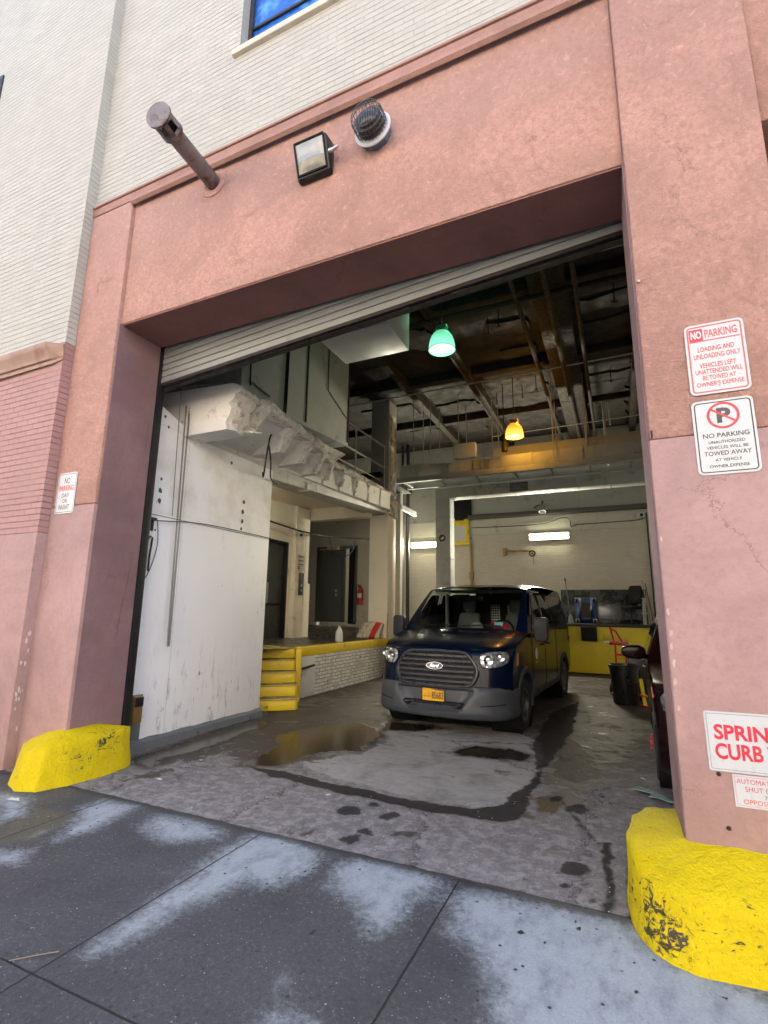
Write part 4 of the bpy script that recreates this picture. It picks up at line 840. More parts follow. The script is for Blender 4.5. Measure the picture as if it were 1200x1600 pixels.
t, cx, cz = sign('sprinkler_sign', 'large white sign reading SPRINKLER CURB VALVE in bold red, low on the right pier', .388, .952, .775, 1.082, .012, M['sign_grey'], .010, .002, rot=-.012, holes=False)
lines(t, cx, cz, [('SPRINKLER',.428,.905,.937,1.017),('CURB VALVE',.424,.905,.837,.920)], M['sign_red'], .03)
t, cx, cz = sign('valve_sign', 'small white AUTOMATIC SHUT OFF sign just below the big red-lettered sign', .492, .86, .607, .766, .003, M['sign_pale_red'], .008, .0015, rot=-.012, holes=False)
lines(t, cx, cz, [('AUTOMATIC SPRINKLER',.508,.842,.724,.748),('SHUT OFF VALVE',.543,.79,.686,.711),('OPPOSITE THIS SIGN',.530,.83,.625,.648)], M['sign_pale_red'], .0)
lines(t, cx, cz, [('7',.625,.637,.658,.674),('FT',.66,.69,.658,.674)], M['sign_grey'], .0)
for x, z in ((.43,.755),(.45,.49),(.272,3.80)):
    single(MB().lathe([(.001,.02),(.008,.016),(.012,0)], (x, yP-.004, z), (0,-1,0), 10), 'bolt', M['rust'] if z < 3 else M['alum'], {.755:'rusty bolt under the corner of the red-lettered sign',.49:'pink stained bolt head low on the right pier',3.80:'round metal bolt at the edge of the right pier, above the signs'}[z], 'bolt')
hk = single(MB().tube([(.262,3.465,2.70),(.262,3.44,2.70),(.262,3.435,2.73),(.262,3.452,2.74)], .006, 6), 'hook', M['rust'], 'small rusty hook on the edge of the right pier', 'hook')

# ================================================================== FACADE FITTINGS
ps = 3.515
t = empty('exhaust_pipe', 'rusty steel vent pipe with a slotted cap sticking out of the pink lintel', 'pipe', (-3.74, ps, 6.21))
ax = Vector((.16, -.93, -.10)).normalized()   # leans out towards the street
L = .86
M['pipe'] = plain('weathered_pipe', (.20,.19,.19), .55, .45, var=.35, sc=6, dirt=(.10,.05,.035), dsc=4, dlo=.46, dhi=.62, bump=.3, bsc=25)
MB().lathe([(.085,-.1),(.085,L-.17)], (0,0,0), ax, 24).build('pipe', M['pipe'], t)
MB().lathe([(.11,-.004),(.175,-.004),(.175,.012),(.11,.012)], (0,0,0), (0,-1,0), 32).build('wall_flange', M['stucco'], t)
cp_ = MB(); e = ax*(L-.20)
cp_.lathe([(.088,0),(.112,.02),(.112,.06),(.088,.075)], e, ax, 24)
e1 = ax.cross(Vector((0,0,1))).normalized(); e2 = ax.cross(e1)
for k in range(6):
    a = 2*math.pi*k/6; d = e1*math.cos(a)+e2*math.sin(a); tt = e1*-math.sin(a)+e2*math.cos(a)
    p0 = e+ax*.05+d*.107; p1 = e+ax*.215+d*.107
    cp_.hexa([p0-tt*.024, p0+tt*.024, p0+tt*.024-d*.008, p0-tt*.024-d*.008, p1-tt*.024, p1+tt*.024, p1+tt*.024-d*.008, p1-tt*.024-d*.008])
cp_.lathe([(.0,.21),(.128,.21),(.128,.235),(.0,.24)], e, ax, 28)
cp_.build('slotted_cap', M['pipe'], t)

t = empty('floodlight', 'square black wall floodlight with a clouded glass front above the garage bay', 'floodlight', (-2.38, ps, 5.865))
w, h, d = .185, .17, .20
hs = MB().hexa([(-w,0,-h),(w,0,-h),(w,0,h),(-w,0,h),(-w,-.07,-h),(w,-.07,-h),(w,-.18,h-.02),(-w,-.18,h-.02)])
hs.build('housing', plain('black_housing', (.016,.017,.018), .38, .2, dirt=(.06,.055,.05)), t, .018)
t2 = NT('clouded_glass'); g = t2.mix(t2.step(t2.sep()[2], -.035, -.025), (.20,.20,.165), (.30,.33,.34)); g = t2.mix(t2.step(t2.noise(9.0, 6.0), .45, .75), g, (.38,.39,.38))
M['lens'] = t2.done(g, .14, 0.0)
fp = lambda a, c, o=0.0: (a, -(.07+.11*(c+h)/(2*h-.02))-o, c)
ls = MB(); N_ = 10; Pz = [[fp(-.152+.304*i/N_, -.134+.262*j/N_, .004+(.024 if j < 5 else .012)*math.sin(math.pi*j/N_)**.5*math.sin(math.pi*i/N_)**.5) for j in range(N_+1)] for i in range(N_+1)]
ls.grid(Pz).build('lens', M['lens'], t)
rim = MB()
for a0, a1, c0, c1 in ((-.166,.166,.128,.142),(-.166,.166,-.148,-.134),(-.166,-.152,-.134,.128),(.152,.166,-.134,.128)):
    rim.hexa([fp(a0,c0,.002),fp(a1,c0,.002),fp(a1,c0,.016),fp(a0,c0,.016),fp(a0,c1,.002),fp(a1,c1,.002),fp(a1,c1,.016),fp(a0,c1,.016)])
rim.build('rim', M['black'], t)
MB().cyl((w,-.10,.0),(w+.035,-.10,.0),.022,n=12).cyl((w+.03,-.10,.0),(w+.10,-.105,.012),.018,.012,n=12).build('photocell', M['alum'], t)

t = empty('alarm_strobe', 'round alarm light in a wire cage on a white ring, right of the floodlight', 'alarm light', (-1.74, ps, 5.91))
MB().lathe([(.0,.0),(.145,.0),(.155,.05),(.145,.085),(.0,.085)], (0,0,0), (0,-1,0), 8).build('back_box', plain('blue_grey_box', (.10,.13,.20), .5, var=.3, dirt=(.3,.3,.3)), t)
MB().lathe([(.10,.085),(.175,.085),(.18,.10),(.16,.115),(.10,.115)], (0,0,0), (0,-1,0), 36).build('ring', M['sign_white'], t)
MB().lathe([(.135,.115),(.13,.15),(.125,.20)], (0,0,0), (0,-1,0), 30).lathe([(0,.20),(.06,.21),(.125,.20)], (0,0,0), (0,-1,0), 30).build('drum', plain('dark_drum', (.05,.045,.043), .35, .4, var=.5, sc=20), t)
MB().lathe([(0,.255),(.045,.25),(.085,.23),(.10,.205),(.10,.19)], (0,0,0), (0,-1,0), 24).build('lens', plain('smoked_lens', (.03,.028,.028), .1), t)
cg = MB()
for k in range(26):
    a = 2*math.pi*k/26; c, s = math.cos(a), math.sin(a)
    cg.tube([(.15*c,-.115,.15*s),(.148*c,-.23,.148*s),(.135*c,-.262,.135*s)], .0028, 5)
for r, hh in ((.151,.14),(.151,.18),(.150,.225),(.136,.262)):
    cg.tube([(r*math.cos(2*math.pi*k/32),-hh,r*math.sin(2*math.pi*k/32)) for k in range(32)], .0035, 5, closed=True)
for k in range(-5, 6):
    x = k*.024; zz = math.sqrt(max(0, .135**2-x*x)); cg.tube([(x,-.262,-zz),(x,-.275,0),(x,-.262,zz)], .0025, 5)
cg.build('wire_cage', plain('dull_wire', (.10,.10,.10), .4, .6), t)

# ================================================================== LOADING PLATFORM AND STEPS
t = empty('loading_platform', 'raised concrete loading platform with yellow edge, whitewashed brick face and yellow steps', 'loading platform', (-5.47, 8.3, 0))
TO = Vector((-5.47, 8.3, 0))
def lp(n, mb, m, bev=0.0, **k):
    o = mb.build(n, m, t, bev, **k); o.location = -TO; return o
M['plat_floor'] = plain('dark_wet_floor', (.075,.065,.055), .35, var=.4, sc=3, dirt=(.03,.026,.022), dsc=2, bump=.3, bsc=20)
edge = [(-5.50, 8.22), (-5.52, 14.0)]
lp('deck', MB().add([(-13,4.3,.905),(-5.55,4.3,.905),(-5.50,8.22,.92),(-5.50,12.0,.92),(-13,12.0,.92)], [(0,1,2,3,4)]).add([(-13,12.0,.92),(-5.50,12.0,.92),(-5.50,16.7,.95),(-7,16.7,1.26),(-13,16.7,1.26),(-13,13.6,1.26)], [(0,1,2,3,4,5)]), M['plat_floor'])
lp('edge_band', MB().box(-5.60,-5.462,8.235,16.7,.75,.925), M['yellow'], .012)
lp('brick_face', MB().box(-5.62,-5.475,8.24,16.7,0,.749), M['dock_brick'])
lp('smooth_patch', MB().box(-5.55,-5.468,8.25,8.75,.02,.745), M['grey_light'], .004)
lp('pipe_stub', MB().tube([(-5.46,8.28,.53),(-5.40,8.45,.56),(-5.41,8.62,.57)], .022, 8), M['rust'])
lp('end_face', MB().box(-9.0,-5.56,8.2,8.236,0,.92), M['yellow'], .006)
# steps rise on the diagonal, from the floor beside the white wall up to the platform corner
dv = Vector((-.63,.777,0)); wv = Vector((.777,.63,0)); c0 = Vector((-4.89,7.34,0))
for k in range(5):
    z0, z1 = k*.184, (k+1)*.184
    f0 = c0 + dv*(.235*k); r = .06
    pts = [(-1.5,0),(-r,0)] + [(-r+r*math.sin(R(a)), r-r*math.cos(R(a))) for a in (20,45,70,90)] + [(0, 1.35-.235*k), (-1.5, 1.35-.235*k)]
    s_ = MB(); s_.prism(pts, lambda a, b, h: tuple(f0+wv*a+dv*b+Vector((0,0,h))), z0+.001, z1-.028, 0)
    pts2 = [(a+(.012 if a > -1 else 0), b-(.018 if b < .5 else 0)) for a, b in pts]
    s_.prism(pts2, lambda a, b, h: tuple(f0+wv*a+dv*b+Vector((0,0,h))), z1-.0275, z1, 1)
    lp('step', s_, [M['yellow'], plain('worn_tread', (.17,.16,.12), .75, var=.3, sc=9, dirt=(.5,.36,.03), dsc=6, dlo=.5, dhi=.6)], .008)
lp('corner_post', MB().hexa([tuple(c0+dv*a+wv*b+Vector((0,0,z))) for z in (0,.915) for a, b in ((.78,.0),(.78,.10),(1.25,.10),(1.25,.0))]), M['yellow'], .01)

# ================================================================== REAR DOCK
t = empty('rear_dock', 'dirty yellow steel faced loading dock along the back wall', 'loading dock', (-1.5, 15.3, 0)); TO2 = Vector((-1.5,15.3,0))
def rp(n, mb, m, bev=0.0, **k):
    o = mb.build(n, m, t, bev, **k); o.location = -TO2; return o
M['dock_yellow'] = plain('dirty_yellow_steel', (.68,.56,.03), .5, .0, var=.15, sc=3, dirt=(.22,.16,.04), dsc=(2.2), dlo=.56, dhi=.78, bump=.25, bsc=12)
rp('front_plate', MB().box(-5.4,2.79,15.30,15.6,.03,1.26), M['dock_yellow'], .006)
rp('deck', MB().box(-5.4,2.79,15.26,16.78,1.262,1.33), M['dark_steel'], .006)
rp('raised_plate', MB().box(-.45,.18,15.285,15.299,.94,1.10), M['dock_yellow'], .004)
rp('bumper', MB().box(-1.0,-.60,15.16,15.298,.88,1.26), M['black'], .02)
rp('bumper', MB().box(-2.0,-1.45,15.16,15.298,.88,1.26), M['black'], .02)
rp('bracket', MB().box(-1.22,-1.16,15.22,15.298,.8,1.26).box(-.56,-.50,15.22,15.298,.9,1.26), M['dock_yellow'], .006)
rp('kick_plate', MB().box(-5.4,2.79,15.31,15.5,0,.029), M['black'])

# ================================================================== LAMPS
def pendant(loc, c, label, glow, en):
    t = empty('pendant_lamp', label, 'pendant lamp', loc, 0, 'bell shaped pendant lamps under the garage ceiling')
    g = NT('lamp_shade_glass')
    z = g.sep()[2]; em = g.mix(g.step(z, .02, .30), tuple(min(1, q*1.2+.06) for q in c), tuple(q*.55 for q in c))
    shm = g.done(tuple(q*.6 for q in c), .25, 0.0, Emission_Color=em, Emission_Strength=glow*.55)
    prof = [(.055,.34),(.09,.335),(.14,.30),(.18,.24),(.205,.16),(.218,.08),(.225,.0)]
    MB().lathe(prof, (0,0,0), (0,0,1), 36).lathe([(r-.006, h) for r, h in prof], (0,0,0), (0,0,1), 36).build('shade', shm, t, fix=False)
    MB().tube([(.226*math.cos(2*math.pi*k/40), .226*math.sin(2*math.pi*k/40), .0) for k in range(40)], .006, 6, closed=True).build('rim', M['dark_steel'], t)
    inn = emit('lamp_inner_glow', tuple(min(1, q*1.05+.10) for q in c), glow*.7)
    MB().lathe([(0,.045),(.08,.04),(.16,.02),(.216,.004)], (0,0,0), (0,0,1), 32).build('lens', inn, t)
    bd = MB()
    for k in range(7):
        a = 2*math.pi*k/7; bd.lathe([(0,-.006),(.028,.0),(.034,.03)], (.055*math.cos(a),.055*math.sin(a),.03), (0,0,1), 10)
    bd.build('bulb', emit('lamp_bulb_glow', tuple(min(1, .55+q*.5) for q in c), glow*1.25), t)
    MB().box(-.10,.10,-.06,.06,.365,.45).build('gear_box', plain('gear_box_paint', tuple(.05+q*.25 for q in c), .5, .3), t, .012)
    MB().cyl((0,0,.335),(0,0,.37),.06,n=16).cyl((0,0,.45),(0,0,7.449-loc[2]),.010,n=8).build('stem', M['dark_steel'], t)
    l = bpy.data.lights.new('lamp_light', 'POINT'); l.energy = en; l.color = tuple(min(1, q) for q in c); l.shadow_soft_size = .12
    lo = bpy.data.objects.new('lamp_light', l); col.objects.link(lo); lo.parent = t; lo.location = (0,0,-.12)
    l2 = bpy.data.lights.new('lamp_uplight', 'POINT'); l2.energy = en*1.1; l2.color = l.color; l2.shadow_soft_size = .1
    lo = bpy.data.objects.new('lamp_uplight', l2); col.objects.link(lo); lo.parent = t; lo.location = (.2,0,.55)
    return t
pendant((-2.42,7.5,5.94), (.13,.66,.34), 'glowing green bell shaped pendant lamp, nearer the rolling door', .5, .8)
pendant((-2.04,12.0,5.83), (1.0,.42,.02), 'glowing orange bell shaped pendant lamp, further back in the garage', .5, 4)

M['tube'] = emit('fluorescent_tube', (1.0,.95,.62), 9.0)
def fluor(label, loc, rz, L=1.2, w=.16, watt=None):
    t = empty('strip_light', label, 'strip light', loc, rz, 'fluorescent strip lights')
    MB().box(-L/2-.03,L/2+.03,-.02,.06,-w/2-.02,w/2+.02).build('housing', M['grey_light'], t, .01)
    for s in (1, -1):
        MB().cyl((-L/2,-.045,s*w*.28),(L/2,-.045,s*w*.28),.020,n=10).build('tube', M['tube'], t)
    for s in (1, -1):
        MB().box(s*(L/2+.01)-.012,s*(L/2+.01)+.012,-.075,-.021,-w/2,w/2).build('end_cap', M['grey_light'], t)
    a = bpy.data.lights.new('strip_glow', 'AREA'); a.shape = 'RECTANGLE'; a.size = L; a.size_y = w; a.energy = watt or STRIP_W; a.color = (1.0,.93,.70)
    lo = bpy.data.objects.new('strip_glow', a); col.objects.link(lo); lo.parent = t; lo.location = (0,-.085,0); lo.rotation_euler = (R(-90),0,0)
    return t
STRIP_W = 52
fluor('long bright strip light on the back wall above the wall crane', (-1.88,16.70,4.02), 0, 1.20, .20)
fluor('bright strip light on the back wall left of the grey duct', (-5.95,16.70,3.92), 0, 1.25, .20)
fluor('strip light under the platform ceiling behind the beam, seen only by its glow', (-5.82,7.7,4.13), R(-90), .9, .10, 5)
fluor('dimmer strip light seen end-on below the ceiling duct', (-5.9,14.6,4.75), R(-90), 1.2, .12, 4)

# ================================================================== DUCTS, PIPES, SHEET METAL
def seam(mb, x, y0, y1, z0, z1, e=.018):
    mb.box(x-.02, x+.02, y0-e, y1+e, z0-e, z1+e)
t = empty('ceiling_duct', 'large galvanised duct hung on rods across the middle of the garage', 'duct', (-2.5, 13.0, 5.6)); DO = Vector((-2.5,13.0,5.6))
def dp(n, mb, m, bev=0.0, **k):
    o = mb.build(n, m, t, bev, **k); o.location = -DO; return o
d = MB().box(-2.5, 2.7, 12.6, 13.2, 5.27, 5.58)
for x in (-1.75, -.55, .58, 1.7): seam(d, x, 12.6, 13.2, 5.27, 5.58)
dp('duct_run', d, M['galv'], .004)
d = MB(); P = []
for k in range(25):   # square to round
    a = 2*math.pi*k/24; c, s = math.cos(a), math.sin(a); m_ = max(abs(c), abs(s))
    P.append((c, s, m_))
d.grid([[(-2.5, 12.9+.30*c/m_, 5.425+.155*s/m_) for c, s, m_ in P], [(-3.0, 12.9+.19*c, 5.44+.19*s) for c, s, m_ in P]])
d.cyl((-4.2,12.9,5.44),(-3.0,12.9,5.44),.19,n=24)
for x in (-4.15,-3.95,-3.25,-3.05): d.cyl((x-.02,12.9,5.44),(x+.02,12.9,5.44),.208,n=24)
d.grid([[(-4.2, 12.9+.19*c, 5.44+.19*s) for c, s, m_ in P], [(-4.75, 12.9+.30*c/m_, 5.44+.18*s/m_) for c, s, m_ in P]])
d.box(-5.35,-4.75,12.6,13.2,5.26,5.62)
dp('round_section', d, M['galv'])
d = MB().box(-5.4, 2.7, 12.5, 12.56, 5.10, 5.24).box(-5.4, 2.7, 12.44, 12.56, 5.085, 5.099).box(-5.4, 2.7, 13.3, 13.36, 5.10, 5.24)
for x in (-5.2,-4.2,-3.2,-2.2,-1.3,-.4,.5): d.box(x-.03,x+.03,12.561,13.299,5.12,5.17)
dp('support_frame', d, M['galv_dull'], .004)
for x in (-4.9,-4.4,-3.6,-2.7,-1.2,-.45):
    for y in (12.53, 13.33): dp('hanger_rod', MB().tube([(x,y,5.1),(x,y,7.45)],.012,6), M['galv_dull'])
dp('junction_box', MB().box(-3.75,-3.15,12.50,12.68,5.62,6.02), M['grey_light'], .01)
t = empty('wall_duct', 'upper sheet metal duct behind the hung duct, with a patch lit orange by the lamp', 'duct', (-1.5,13.6,5.9)); DO = Vector((-1.5,13.6,5.9))
d = MB().box(-2.9,2.7,13.35,13.9,5.62,6.05)
for x in (-1.6,-.1): seam(d, x, 13.35, 13.9, 5.62, 6.05, .012)
dp('duct_run', d, M['galv_dull'], .004)
dp('duct_run', MB().box(-5.4,-2.92,13.4,13.9,5.55,5.85), M['galv_dull'], .004)
t = empty('branch_duct', 'grey square duct that rises behind the van and turns right below the big duct', 'duct', (-4.3,13.5,2.5)); DO = Vector((-4.3,13.5,2.5))
d = MB().box(-4.53,-4.11,13.3,13.7,1.0,4.75)
for z in (1.9,3.05,4.2): d.box(-4.545,-4.095,13.285,13.715,z-.015,z+.015)
dp('riser', d, M['galv'], .006)
d = MB().box(-4.53,2.7,13.3,13.7,4.752,5.04)
for x in (-4.05,-3.4,-2.3,-1.48,-.75,.0): seam(d, x, 13.3, 13.7, 4.752, 5.04, .010)
dp('elbow_run', d, M['galv'], .006)
g = MB().box(-2.42,-1.98,13.27,13.298,4.79,4.80).box(-2.42,-1.98,13.27,13.298,5.0,5.01).box(-2.43,-2.42,13.27,13.298,4.79,5.01).box(-1.98,-1.97,13.27,13.298,4.79,5.01)
for k in range(6): g.hexa([(-2.42,13.275,4.81+.033*k),(-1.98,13.275,4.81+.033*k),(-1.98,13.297,4.825+.033*k),(-2.42,13.297,4.825+.033*k),(-2.42,13.275,4.813+.033*k),(-1.98,13.275,4.813+.033*k),(-1.98,13.297,4.828+.033*k),(-2.42,13.297,4.828+.033*k)])
dp('vent_grille', g, M['dark_steel'])
dp('round_sticker', MB().cyl((-4.34,13.299,3.62),(-4.34,13.296,3.62),.10,n=20), M['sign_black'])
dp('round_sticker', MB().prism([(-.05,-.02),(.0,-.055),(.06,.0),(.03,.05),(-.02,.01)], lambda a, b, h: (-4.34+a,h,3.62+b), 13.294,13.2955), M['sign_white'])
t = empty('metal_shaft', 'boxed-in grey sheet metal shaft standing on the broken slab', 'duct shaft', (-5.5,6.5,4.7)); DO = Vector((-5.5,6.5,4.7))
d = MB().hexa([(-7.0,5.36,4.66),(-4.80,5.36,4.66),(-4.80,8.62,4.90),(-7.0,8.62,4.90),(-7.0,5.36,7.4),(-4.80,5.36,7.4),(-4.80,8.62,7.4),(-7.0,8.62,7.4)])
dp('casing', d, M['galv_dull'], .01)
d = MB()
for y in (6.42,7.05,8.58): d.box(-4.80,-4.783,y-.018,y+.018,4.73+.072*(y-5.36),7.38)
d.tube([(-4.79,7.75,7.3),(-4.785,7.75,5.75),(-4.785,8.5,5.45)],.010,6)
dp('seam', d, M['dark_steel'])
single(MB().box(-3.45,-2.43,5.30,6.05,5.20,7.40), 'hanging_duct', plain('pale_sheet_metal', (.50,.53,.53), .42, .25, var=.1, sc=2), 'pale sheet metal duct end hanging just inside the rolling door', 'duct', bevel=.012)
rl = empty('guard_railing', 'grey pipe railing on the upper floor beside the grey column', 'railing', (-5.47,11.8,4.6)); DO = Vector((-5.47,11.8,4.6)); t = rl
for z in (5.97,5.38): dp('rail', MB().tube([(-5.47,8.7,z-.06),(-5.47,11.84,z)],.022,8), M['galv_dull'])
dp('rail', MB().tube([(-5.6,8.7,5.0),(-5.6,11.84,5.05)],.018,8), M['galv_dull'])
dp('post', MB().tube([(-5.47,11.84,4.6),(-5.47,11.84,5.985)],.024,8), M['galv_dull'])
dp('post', MB().tube([(-5.47,10.2,4.5),(-5.47,10.2,5.94)],.022,8), M['galv_dull'])
single(MB().box(-6.9,-6.2,10.0,10.9,4.5,5.35), 'storage_crate', plain('red_crate', (.20,.012,.02), .5), 'dark red crate on the upper floor behind the railing', 'crate', bevel=.02)
single(MB().box(-7.4,-6.5,9.0,9.8,4.5,5.25), 'storage_crate', plain('green_crate', (.015,.07,.035), .5), 'dark green crate on the upper floor behind the railing', 'crate', bevel=.02)

pn = 0
for path, r, lab in (([(-3.0,4.6,7.15),(-3.0,16.7,7.15)],.03,'thin pipe running to the back just left of the middle ceiling beams'),
    ([(-1.28,4.6,7.05),(-1.28,16.7,7.05)],.045,'dark pipe running to the back beside the rusty ceiling beam'),
    ([(-.30,4.6,7.02),(-.30,16.7,7.02)],.04,'pipe running to the back along the right edge of the rusty ceiling beam'),
    ([(-.75,4.6,7.0),(-.75,16.7,7.0)],.05,'thick pipe below the rusty ceiling beam'),
    ([(-13,11.1,6.9),(2.7,11.1,7.05)],.018,'thin bright conduit crossing the whole ceiling'),
    ([(-13,8.3,7.05),(2.7,8.3,7.05)],.05,'dark sprinkler pipe crossing the ceiling near the rolling door'),
    ([(-3.0,13.9,6.6),(2.7,13.9,6.7)],.012,'thin wire-like conduit crossing above the hung duct')):
    single(MB().tube(path, r, 8), 'ceiling_pipe', M['galv_dull'] if r < .02 else M['rust'], lab, 'pipe')
single(MB().tube([(-.02,14.2,7.44),(-.02,14.2,6.2),(0,14.3,5.4)],.03,8).tube([(.12,14.2,7.44),(.12,14.2,6.6)],.02,8), 'vertical_pipe', M['galv_dull'], 'grey pipe dropping from the ceiling behind the hung duct', 'pipe')
sp = MB()
for x, y in ((-2.0,9.2),(-1.75,9.0),(-1.5,12.2),(-2.6,12.8),(.2,12.4),(.3,9.0),(-1.9,12.6)):
    sp.cyl((x,y,7.45),(x,y,7.05),.012,n=6).lathe([(.0,0),(.05,.01),(.05,.02),(.0,.03)],(x,y,7.04),(0,0,1),10)
    single(sp, 'fire_sprinkler', M['rust'], 'sprinkler head on a short drop under the sooty ceiling', 'sprinkler', group='ceiling sprinkler heads'); sp = MB()

# wires
def wire(path, r, label, m='cable', cat='cable'):
    pts = []
    P = [Vector(p) for p in path]
    for i in range(len(P)-1):
        p0, p1, p2, p3 = P[max(i-1,0)], P[i], P[i+1], P[min(i+2,len(P)-1)]
        for k in range(8):
            s = k/8; pts.append(.5*((2*p1)+(p2-p0)*s+(2*p0-5*p1+4*p2-p3)*s*s+(3*p1-p0-3*p2+p3)*s**3))
    pts.append(P[-1])
    return single(MB().tube(pts, r, 6), 'cable', M[m], label, cat)
wire([(-4.775,6.45,7.3),(-4.77,6.44,5.6),(-4.76,6.42,4.85),(-4.70,6.30,4.45),(-4.72,6.05,4.30),(-4.75,6.0,4.05),(-5.0,6.25,3.7),(-5.1,6.35,3.78)], .014, 'black cable looping down from the metal shaft over the broken slab')
wire([(-4.75,6.02,4.1),(-4.85,6.22,3.9),(-5.05,6.5,3.72),(-5.15,6.8,3.70)], .012, 'second black cable end below the broken slab')
wire([(-4.775,5.5,7.3),(-4.775,5.52,5.1),(-4.77,5.60,4.95),(-4.775,6.0,4.9)], .014, 'black cable clipped to the near edge of the metal shaft')
wire([(-7.45,8.2,3.72),(-7.35,9.0,3.68),(-7.3,10.0,3.62),(-7.3,10.8,3.60),(-7.2,12.0,3.62),(-6.6,13.3,3.7)], .022, 'black cable strung along the corridor wall above the grey door')
wire([(-7.2,12.0,3.62),(-7.15,12.2,3.2),(-7.0,12.5,3.1),(-6.9,12.8,3.3),(-6.85,12.9,3.65)], .014, 'loop of black cable hanging in the far room doorway')
wire([(-4.4,16.755,4.45),(-3,16.75,4.43),(-2,16.75,4.46),(-1.5,16.75,4.60),(-1.24,16.75,4.55),(-1.2,16.75,4.3),(-1.0,16.75,4.36),(0,16.75,4.38),(.8,16.75,4.42),(.9,16.75,4.6)], .012, 'thin wire drooping along the back wall above the strip light')
wire([(-6.9,16.77,4.0),(-4.4,16.75,4.1)], .012, 'thin wire on the back wall left of the grey duct')
wire([(-5.10,4.24,2.70),(-5.09,4.36,2.66),(-5.09,5.2,2.745),(-5.09,6.63,2.745)], .006, 'thin cord stretched along the joint of the white wall')
wire([(-5.08,4.38,2.66),(-5.09,4.42,2.35),(-5.1,4.33,2.0),(-5.1,4.22,1.9)], .005, 'thin loose wire hanging beside the door chain')
single(MB().tube([(-5.11,4.30,2.42),(-5.09,4.31,2.46),(-5.09,4.34,2.44),(-5.10,4.33,2.2),(-5.11,4.34,2.04)],.011,6), 'pull_rod', M['rust'], 'rusty hooked rod on the white wall near the guide rail', 'rod')
single(MB().box(-5.13,-5.06,4.20,4.36,2.655,2.685).box(-5.13,-5.11,4.31,4.36,2.53,2.655), 'bracket', M['dark_steel'], 'small black steel bracket on the white wall beside the guide rail', 'bracket', bevel=.004)

# hoist chain of the rolling door: links in a long loop
ch = MB()
def link(p, ax, odd, L=.022, w=.010, r=.0048):
    ax = Vector(ax).normalized(); s = Vector((1,0,0)) if odd else ax.cross(Vector((1,0,0))).normalized()
    pts = []
    for k in range(10):
        a = 2*math.pi*k/10
        pts.append(Vector(p)+s*math.cos(a)*w+ax*math.sin(a)*L*.75)
    ch.tube(pts, r, 4, closed=True)
for (a, b) in (((-5.02,4.60,4.22),(-4.99,4.63,1.17)),((-5.02,4.66,4.22),(-4.985,4.65,1.17))):
    a, b = Vector(a), Vector(b); n = int((b-a).length/.027)
    for k in range(n+1): link(a.lerp(b, k/n), b-a, k % 2)
single(ch, 'hoist_chain', plain('dull_chain', (.085,.075,.065), .5, .4, var=.3), 'long loop of hoist chain hanging in front of the white wall', 'chain', angle=60)
single(MB().tube([(-5.03,4.50,4.5),(-5.03,4.53,3.4),(-5.03,4.55,2.75)],.006,6), 'pull_cord', plain('grey_cord', (.16,.155,.15), .7), 'thin grey pull cord hanging beside the hoist chain', 'cord')  # thin pull cord hanging beside the chain

# intercom box at the guide rail
t = empty('sensor_box', 'small brown and black door sensor box by the foot of the white wall', 'sensor', (-5.02,4.30,.47))
MB().box(-.07,.02,-.05,.07,-.14,.15).build('box', plain('brown_box', (.19,.11,.035), .5, .2), t, .012)
MB().box(.0205,.030,-.045,.065,.04,.14).build('cover', M['black'], t, .006)
single(MB().box(-5.127,-5.118,4.20,4.46,.12,.62), 'back_plate', M['curb_grey'], 'grey painted patch plate behind the sensor box', 'plate', bevel=.004)

# cameras
def camera_dome(loc, label):
    t = empty('security_camera', label, 'camera', loc)
    MB().lathe([(0,0),(.07,0),(.085,-.03),(.08,-.05)], (0,0,0), (0,0,1), 20).build('mount', M['sign_white'], t)
    MB().lathe([(.08,0),(.085,.03),(.075,.075),(.045,.10),(0,.105)], (0,-.0,-.05), (.55,-.6,-.55), 20).build('body', M['sign_white'], t)
    MB().lathe([(.035,.0),(.036,.012),(.0,.02)], Vector((0,0,-.05))+Vector((.55,-.6,-.55)).normalized()*.095, (.55,-.6,-.55), 16).build('lens', M['black'], t)
    return t
camera_dome((-7.40,10.90,3.62), 'white security camera on the pilaster of the loading platform')
t = empty('security_camera', 'grey floodlight-like camera hanging from the dark beam on the back wall', 'camera', (-2.02,16.58,4.92))
MB().cyl((0,0,.12),(0,-.10,-.14),.085,.11,n=18).build('body', plain('camera_grey', (.22,.22,.21), .5), t); MB().cyl((0,.02,.25),(0,0,.1),.03,n=10).tube([(0,.0,.12),(-.15,.03,.12),(-.28,.05,.05)],.018,6).build('arm', M['dark_steel'], t)
MB().cyl((0,-.095,-.137),(0,-.10,-.155),.09,n=18).build('lens', M['black'], t)
t = empty('security_camera', 'small white camera at the right end of the back wall', 'camera', (.80,16.70,4.53))
MB().box(-.10,.10,-.05,.06,-.07,.07).build('body', M['sign_white'], t, .02); MB().cyl((0,-.051,0),(0,-.07,0),.045,n=14).build('lens', M['black'], t)
t = empty('ceiling_spotlight', 'black cylinder spotlight hanging beside the orange lamp', 'spotlight', (-2.35,12.3,5.72))
MB().cyl((0,0,-.13),(0,0,.30),.075,n=16).build('body', M['black'], t); MB().cyl((0,0,.30),(0,0,1.7),.012,n=8).build('stem', M['black'], t)

